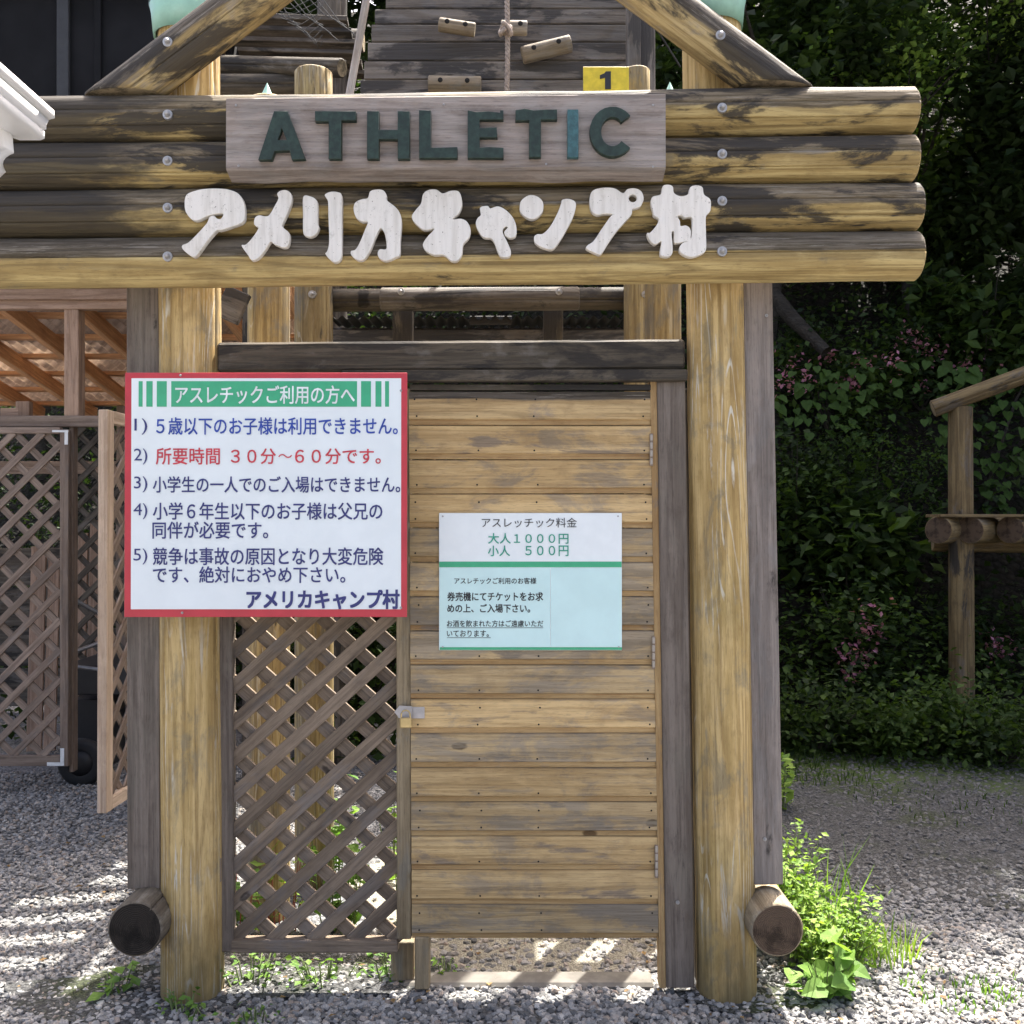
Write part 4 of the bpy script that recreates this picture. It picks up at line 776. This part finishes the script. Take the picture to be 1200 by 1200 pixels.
# ------------------------------------------------------------------ log walkway on the right
wk = thing('log_walkway', 'raised log walkway with handrail in the shade at the right edge', 'walkway', pt(1126, 830, 3.9))
WYy = 3.9; s = ppm(WYy)
log('post', pt(1127, 850, WYy), pt(1125.5, 478, WYy), 14.5/s, 13.5/s, MAT['rail_log'], wk, seed=101, cracks=(math.pi+.3,), rings=20)
hlog(pt(1094, 479, WYy), pt(1330, 392, WYy-.3), 10/s, 'rail_log', wk, 102, name='handrail')
hlog(pt(1092, 637, WYy+.25), pt(1330, 640, WYy+.25), .06, 'rail_log', wk, 104, name='bearer')
log('post', pt(1260, 850, WYy), pt(1258, 420, WYy), 14.5/s, 13.5/s, MAT['rail_log'], wk, seed=107, rings=12)
for i, px in enumerate((1100, 1137, 1184, 1226, 1268)):
    a = pt(px, 621, WYy-.12); log('deck_log', a, a+Vector((.62, .62, 0)), 16/s, 16/s, MAT['rail_log'], wk, seed=110+i, rings=8, seg=24, end=MAT['end_brown'])
plank('edge_board', pt(1093, 604.5, WYy-.05), pt(1330, 604.5, WYy-.05), .25, .022, MAT['rail_log'], wk, up=(0, 0, 1))

# ------------------------------------------------------------------ vegetation
def cover(n, x0, x1, y0, y1, zr):
    x = NR.uniform(x0, x1, n); y = NR.uniform(y0, y1, n); z = np.array([hz(a, b) for a, b in zip(x, y)])+NR.uniform(zr[0], zr[1], n); return np.stack([x, y, z], 1)
P = cover(52000, -6, 9.5, 3.9, 11, (-.02, .28)); bumpy = np.array([mnoise.noise(Vector((p[0]*1.1, p[1]*1.1, p[2]*.6))) for p in P]); P[:, 2] += np.maximum(0, bumpy)*.9*NR.rand(len(P)); P[:, 1] -= np.maximum(0, bumpy)*.5*NR.rand(len(P))
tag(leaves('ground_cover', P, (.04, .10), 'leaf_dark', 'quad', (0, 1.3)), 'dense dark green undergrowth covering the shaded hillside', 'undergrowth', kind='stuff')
x = NR.uniform(.75, 5.6, 5200); y = 3.6-np.abs(NR.normal(0, .45, 5200)); n_ = np.array([mnoise.noise(Vector((a*1.9, b*2.5, 1))) for a, b in zip(x, y)]); k_ = n_+(y-2.9)*.9 > -.05
tag(leaves('creeping_weeds', np.stack([x, y, NR.uniform(.008, .05, 5200)], 1)[k_], (.014, .034), 'leaf_mid', 'leaf', (0, .6)), 'low creeping weeds thinning out over the shaded path edge', 'ground cover', kind='stuff')
P = cover(9000, .8, 5.6, 3.35, 4.4, (.0, .35)); P[:, 2] = np.maximum(P[:, 2], NR.uniform(.0, .28, len(P)))
tag(leaves('low_ground_cover', P, (.03, .075), 'leaf_mid', 'leaf', (0, 1.1)), 'low leafy ground cover along the foot of the hillside', 'ground cover', kind='stuff')

def bush(name, label, cat, c, rad, n, size, mats=('leaf_dark',), group=None, shape='leaf', nc=14, cr=.13, flowers=0, stems=5, fl_size=(.03, .055)):
    t_ = thing(name, label, cat, (c[0], c[1], max(0, c[2]-rad[2])), group)
    for i, m in enumerate(mats): leaves('foliage', clumps(int(n/len(mats)), c, rad, nc, cr), size, m, shape, (0, 1.3), t_)
    base = Vector((c[0], c[1], max(0, c[2]-rad[2]-.1))); ms = []
    for k in range(stems):
        e = Vector(c)+Vector((R.uniform(-1, 1)*rad[0], R.uniform(-1, 1)*rad[1], R.uniform(-.2, .9)*rad[2])); m_ = (base+e)/2+Vector((R.uniform(-.05, .05),)*3); ms.append(tube_mesh([base, m_, e], [.012, .008, .003], MAT['bark'], 5))
    link('stems', join_meshes(ms, MAT['bark']), None, t_)
    if flowers:
        q_ = clumps(flowers, (c[0], c[1]-rad[1]*.6, c[2]), (rad[0]*.8, rad[1]*.5, rad[2]*.8), max(3, flowers//22), .05); leaves('blossoms', q_, fl_size, 'petal', 'quad', (0, 1.5), t_, label='pink blossoms') if False else leaves('blossoms', q_, fl_size, 'petal', 'quad', (0, 1.5), t_)
    return t_
def at(px, py, Y): p = pt(px, py, Y); return (p.x, p.y, p.z)
bush('flowering_shrub', 'pink flowering shrub low on the shaded bank left of the walkway post', 'shrub', at(1010, 745, 4.0), (.32, .25, .38), 1500, (.035, .08), ('leaf_dark', 'leaf_mid'), 'pink flowering shrubs', flowers=190)
bush('flowering_shrub', 'pink flowering shrub half hidden behind the walkway post', 'shrub', at(1152, 770, 4.3), (.25, .2, .3), 1000, (.035, .08), ('leaf_dark',), 'pink flowering shrubs', flowers=170)
bush('flowering_shrub', 'pink flowering climber high on the bank just right of the gateway', 'shrub', at(975, 440, 5.6), (.75, .3, .5), 2400, (.04, .09), ('leaf_mid', 'leaf_dark'), 'pink flowering shrubs', flowers=240)
bush('flowering_shrub', 'pink flowering climber above the handrail of the walkway', 'shrub', at(1080, 425, 6.0), (.6, .3, .35), 1600, (.04, .09), ('leaf_mid', 'leaf_dark'), 'pink flowering shrubs', flowers=170)
bush('fine_leaved_bush', 'greyish fine leaved bush in the middle of the bank left of the walkway', 'bush', at(1010, 560, 4.9), (.6, .3, .38), 3800, (.02, .045), ('leaf_mid', 'leaf_dark'), 'bushes on the bank')
bush('leafy_bush', 'dark leafy bush right beside the gateway at mid height', 'bush', at(935, 590, 4.8), (.4, .3, .6), 2400, (.04, .08), ('leaf_dark', 'leaf_mid'), 'bushes on the bank')
bush('leafy_bush', 'low leafy bush at the foot of the bank beside the gateway', 'bush', at(960, 845, 3.4), (.35, .2, .22), 1500, (.035, .07), ('leaf_mid', 'leaf_dark'), 'bushes on the bank')
bush('leafy_bush', 'low leafy bush at the foot of the walkway post', 'bush', at(1085, 850, 3.3), (.5, .25, .22), 2400, (.03, .065), ('leaf_mid',), 'bushes on the bank')
bush('leafy_bush', 'low leafy bush in the lower right under the walkway', 'bush', at(1180, 855, 3.1), (.35, .25, .24), 1500, (.03, .065), ('leaf_mid', 'leaf_dark'), 'bushes on the bank')
for (px, py, Y, w_, n_, lb) in ((1150, 380, 6.0, .8, 3000, 'dark bush on the bank directly above the walkway handrail'), (1100, 250, 7.0, .9, 3200, 'dark bush on the bank right of the crossbeam ends'), (1180, 190, 7.2, .8, 2600, 'dark bush high on the bank at the right edge'), (1000, 640, 4.6, .5, 1800, 'dark bush low on the bank between flowering shrub and fine leaved bush')):
    bush('leafy_bush', lb, 'bush', at(px, py, Y), (w_, .35, w_*.7), n_, (.05, .17), ('leaf_dark', 'leaf_mid'), 'bushes on the bank', nc=22)
for (x_, y_, h_, lb) in ((-1.0, 3.4, .75, 'dark bush behind the tower seen through the left part of the lattice gate'), (-.15, 3.5, .8, 'dark bush behind the tower seen through the right part of the lattice gate'), (-1.9, 4.6, .8, 'dark bush in the gap between the shed and the tower'), (.75, 3.6, .7, 'dark bush behind the boarded door')):
    bush('leafy_bush', lb, 'bush', (x_, y_, h_), (.55, .3, h_), 2600, (.05, .1), ('leaf_dark', 'leaf_mid'), 'bushes on the bank', nc=24)
# heart leaved climber, every leaf its own piece
vn = thing('climbing_vine', 'heart leaved green climber covering the bank behind the walkway handrail', 'vine', at(1170, 620, 5.0))
hm = mesh_np('heart_leaf', HEARTV, HEARTF, [MAT['leaf_vine']], False, NR.rand(len(HEARTF))*.3+.3)
for i in range(280):
    px, py = R.uniform(1105, 1225), R.uniform(430, 640)
    if i > 200: px, py = R.uniform(905, 1110), R.uniform(420, 520)
    p = pt(px, py, R.uniform(4.9, 5.15)); M = Matrix.Translation(p) @ Matrix.Rotation(R.uniform(-.5, .5), 4, 'Z') @ Matrix.Rotation(R.uniform(.7, 1.35), 4, 'X') @ Matrix.Rotation(R.uniform(-2.2, -.9), 4, 'Z') @ Matrix.Scale(R.uniform(.06, .105), 4)
    link('leaf', hm, M, vn)
link('vine_stem', tube_mesh([pt(1140, 700, 5.3), pt(1160, 560, 5.2), pt(1190, 470, 5.2), pt(1215, 420, 5.2)], .012, MAT['bark'], 6), None, vn)

def tree(label, x, y, h, cr, n, crz, leaf='leaf_dark', size=(.09, .2), r=.14, lean=(0, 0), nc=34, name='broadleaf_tree', shape='quad', branches=7):
    z0 = max(0, hz(x, y)) if y > 3.5 else 0; t_ = thing(name, label, 'tree', (x, y, z0), 'trees on and beside the hillside'); top = Vector((x+lean[0], y+lean[1], z0+h))
    P = [Vector((x, y, z0-.2))]+[Vector((x, y, z0)).lerp(top, f)+Vector((R.uniform(-.09, .09), R.uniform(-.09, .09), 0)) for f in (.2, .4, .6, .8)]+[top]
    link('trunk', tube_mesh(P, [r*1.25, r, r*.85, r*.7, r*.5, r*.25], MAT['bark'], 14), None, t_); ms = []
    for k in range(branches):
        b = P[R.randint(2, 4)]; a = R.uniform(0, 6.28); e = top+Vector((math.cos(a)*cr[0]*.75, math.sin(a)*cr[1]*.75, R.uniform(-.6, .5)*cr[2])); m_ = b.lerp(e, .5)+Vector((0, 0, .25)); ms.append(tube_mesh([b, m_, e], [r*.45, r*.3, r*.08], MAT['bark'], 7))
    link('limbs', join_meshes(ms, MAT['bark']), None, t_)
    leaves('crown', clumps(n, (top.x, top.y, top.z+crz), cr, nc, min(cr)*.2), size, leaf, shape, (0, 1.2), t_); return t_
tree('tall dark tree standing on the bank just right of the gateway crossbeams', 2.4, 6.0, 3.0, (1.3, .9, 1.3), 5500, -.2, r=.08, size=(.07, .15))
tree('tree with thin slanting trunk at the upper right below the bright saplings', 4.0, 6.6, 2.9, (1.4, .9, 1.3), 3600, -.1, leaf='leaf_mid', r=.05, lean=(-.5, 0), size=(.07, .15))
tree('dark tree at the upper right corner behind the walkway', 5.4, 6.0, 2.8, (1.5, .9, 1.5), 11000, -.3, r=.05, size=(.07, .15))
tree('dark tree higher up the bank between the two right hand trees', 3.4, 8.4, 3.0, (2.2, 1.0, 1.6), 9000, -.2, leaf='leaf_dark', r=.1, size=(.08, .17))
tree('dark tree higher up the bank at the far right', 7.4, 8.0, 3.0, (2.0, 1.0, 1.8), 7000, 0, r=.1, size=(.09, .18))
tree('dark tree behind the climbing wall right post', 1.0, 8.0, 2.6, (1.7, 1.0, 1.6), 6000, 0, r=.1)
tree('dark tree far behind the tower on the left', -2.6, 8.6, 3.6, (2.0, 1.2, 1.6), 6000, 0, r=.1)
tree('dark tree behind the shed roof', -5.2, 8.0, 4.0, (2.0, 1.3, 2.2), 7000, -.5, r=.12)
tree('large overhanging tree shading the path from the far right', 6.4, 4.9, 5.6, (2.5, 2.1, 1.2), 15000, 0, size=(.16, .3), r=.2, nc=60)
tree('broad shade tree rooted on the bank above the walkway', 5.6, 6.4, 5.4, (2.4, 1.7, 1.1), 14000, 0, size=(.16, .3), r=.1, nc=55, lean=(-1.1, -.05))
tree('tall shade tree rising behind the whole tower', 3.4, 9.6, 6.2, (2.4, 1.6, 1.3), 9000, 0, size=(.16, .3), r=.14, nc=40)
tree('tall tree shading the yard beyond the right edge', 9.2, 3.2, 6.2, (2.4, 2.2, 1.3), 10000, 0, size=(.16, .3), r=.2, nc=45)
tree('tall tree on the top of the bank behind the walkway', 8.2, 9.5, 6.0, (3.2, 1.8, 1.6), 12000, 0, size=(.18, .34), r=.2, nc=50)
tree('tall tree on the top of the bank behind the gateway', 1.8, 10.5, 6.0, (3.0, 1.8, 1.6), 10000, 0, size=(.18, .34), r=.2, nc=50)
tag(link('fallen_trunk', tube_mesh([pt(905, 345, 5.6), pt(930, 375, 5.5), pt(968, 412, 5.3)], [.07, .065, .05], MAT['bark'], 12)), 'bare dark trunk slanting down beside the right gate post', 'trunk')
# added saplings high on the bank; bright leaf colour stands in for sun flecks
bush('sapling', 'young yellow green sapling with sun flecks put into its leaf colour in the upper right', 'sapling', at(1065, 75, 5.7), (.45, .3, .4), 1500, (.04, .1), ('leaf_bright', 'leaf_mid'), 'saplings', nc=18)
bush('sapling', 'thin pale sapling with sparse leaves right of the top log end', 'sapling', at(985, 80, 5.8), (.3, .3, .25), 600, (.04, .09), ('leaf_bright', 'leaf_mid'), 'saplings', nc=12)
bush('sapling', 'small sapling at the very top right corner', 'sapling', at(1160, 40, 5.9), (.5, .3, .3), 700, (.04, .1), ('leaf_bright', 'leaf_dark'), 'saplings', nc=14)

# weeds round the gate
def weed(label, x, y, h, rad, n, size, leaf='leaf_weed', shape='leaf', stems=9, group='weeds round the gate', name='weed', stemmat='stem_green', cat='weed', tilt=(0, 1.0)):
    t_ = thing(name, label, cat, (x, y, 0), group); ms = []; P = []
    for k in range(stems):
        a = R.uniform(0, 6.28); rr = R.uniform(.1, 1)*rad; b = Vector((x+math.cos(a)*rr*.5, y+math.sin(a)*rr*.5, 0)); e = Vector((x+math.cos(a)*rr, y+math.sin(a)*rr, h*R.uniform(.45, 1)))
        m_ = b.lerp(e, .5)+Vector((0, 0, .03)); ms.append(tube_mesh([b, m_, e], [.003, .0022, .001], MAT[stemmat], 5))
        for q_ in range(max(1, n//stems)):
            f = R.uniform(.15, 1.05); c = b.lerp(e, f); P.append((c.x+R.gauss(0, .02), c.y+R.gauss(0, .02), c.z+R.gauss(0, .012)))
    link('stems', join_meshes(ms, MAT[stemmat]), None, t_); leaves('foliage', np.array(P), size, leaf, shape, tilt, t_); return t_
def grass(label, x, y, h, rad, n, mat='leaf_weed', group='grass tufts', width=.0035):
    V = []; F = []; rn = []
    for k in range(n):
        a = R.uniform(0, 6.28); rr = rad*math.sqrt(R.random()); bx, by = x+math.cos(a)*rr, y+math.sin(a)*rr; hh = h*R.uniform(.4, 1); dx, dy = R.uniform(-.5, .5)*hh, R.uniform(-.5, .5)*hh; w_ = width; t_ = R.uniform(0, 3.14); wx, wy = math.cos(t_)*w_, math.sin(t_)*w_; i = len(V)
        V += [(bx-wx, by-wy, 0), (bx+wx, by+wy, 0), (bx+dx*.35-wx*.8, by+dy*.35-wy*.8, hh*.6), (bx+dx*.35+wx*.8, by+dy*.35+wy*.8, hh*.6), (bx+dx, by+dy, hh)]
        F += [(i, i+1, i+3), (i, i+3, i+2), (i+2, i+3, i+4)]; rn += [R.random()]*3
    return tag(link('grass_tuft', mesh_np('grass', V, F, [MAT[mat]], False, rn)), label, 'grass', group, 'stuff')
weed('tall sunlit yellow green weed clump growing right of the gate post', .97, .40, .40, .19, 1700, (.016, .036), 'leaf_bright', stems=55)
weed('sunlit bushy weed spreading beside the right stub log', 1.08, .2, .25, .20, 1900, (.014, .032), 'leaf_bright', stems=60)
weed('broad leaved bright green plant under the right stub log', 1.0, -.03, .16, .12, 46, (.05, .085), 'leaf_weed', 'heart', 12)
weed('small leafy plant behind the right side plank near the grass', 1.42, 2.1, .3, .16, 70, (.04, .08), 'leaf_bright', 'leaf', 10)
grass('long seeding grass arching right of the sunlit weed clump', 1.12, .4, .42, .14, 45); grass('grass at the right of the sunlit weeds', 1.28, .28, .15, .14, 120, 'leaf_bright')
grass('short grass tuft on the gravel in the lower right', 1.42, -.02, .04, .16, 120); grass('short grass tuft at the lower right edge of the gravel', 1.6, .02, .04, .12, 70); grass('thin grass in the shaded path', 2.3, 2.2, .05, .5, 120, 'leaf_mid')
grass('grass fringe at the foot of the bank', 1.75, 3.0, .09, .5, 260, 'leaf_mid')
weed('small weeds growing at the foot of the left gate post', -1.02, -.14, .07, .12, 60, (.014, .03), stems=12)
weed('weeds on the gravel left of the left gate post', -1.3, .02, .06, .12, 16, (.04, .07), 'leaf_weed', 'leaf', 8)
weed('weeds under the lattice gate by its left stile', -.86, .06, .10, .14, 88, (.015, .035), stems=14)
weed('weeds under the middle of the lattice gate', -.62, .08, .09, .15, 82, (.015, .035), stems=14)
weed('weeds under the lattice gate near the foot post', -.4, .1, .10, .12, 60, (.015, .035), stems=12)
weed('tiny weed sprouting on the gravel in front of the lattice', -.78, -.2, .04, .07, 50, (.012, .025), stems=8)
weed('weed beside the sill at the foot of the door', -.22, .12, .05, .06, 24, (.015, .03), stems=6)
for i, (x, y, h) in enumerate(((-.86, .5, .38), (-.62, .45, .33), (-.42, .55, .42), (-.75, .9, .5), (-.5, 1.1, .55), (-1.0, .35, .28))):
    weed(('leafy plant behind the lower left of the lattice gate', 'leafy plant behind the lower middle of the lattice gate', 'leafy plant behind the lower right of the lattice gate', 'taller plant behind the left half of the lattice gate', 'taller plant behind the right half of the lattice gate', 'small plant behind the lattice next to the left gate post')[i], x, y, h, .15, 80, (.03, .065), 'leaf_bright' if i % 2 == 0 else 'leaf_weed', 'heart' if i % 2 else 'leaf', 9, 'plants behind the lattice gate', 'leafy_plant', 'red_stem' if i in (0, 5) else 'stem_green', 'plant')
P = np.stack([NR.uniform(-2.8, -1.4, 60), NR.uniform(-.2, 1.6, 60), NR.uniform(.014, .022, 60)], 1); P2 = np.stack([NR.uniform(-.8, 2, 60), NR.uniform(-.25, .4, 60), NR.uniform(.014, .022, 60)], 1)
tag(leaves('fallen_leaves', np.concatenate([P, P2]), (.012, .035), 'dry_leaf', 'leaf', (0, .3)), 'scattered dry brown leaves lying on the gravel', 'leaves', kind='stuff')
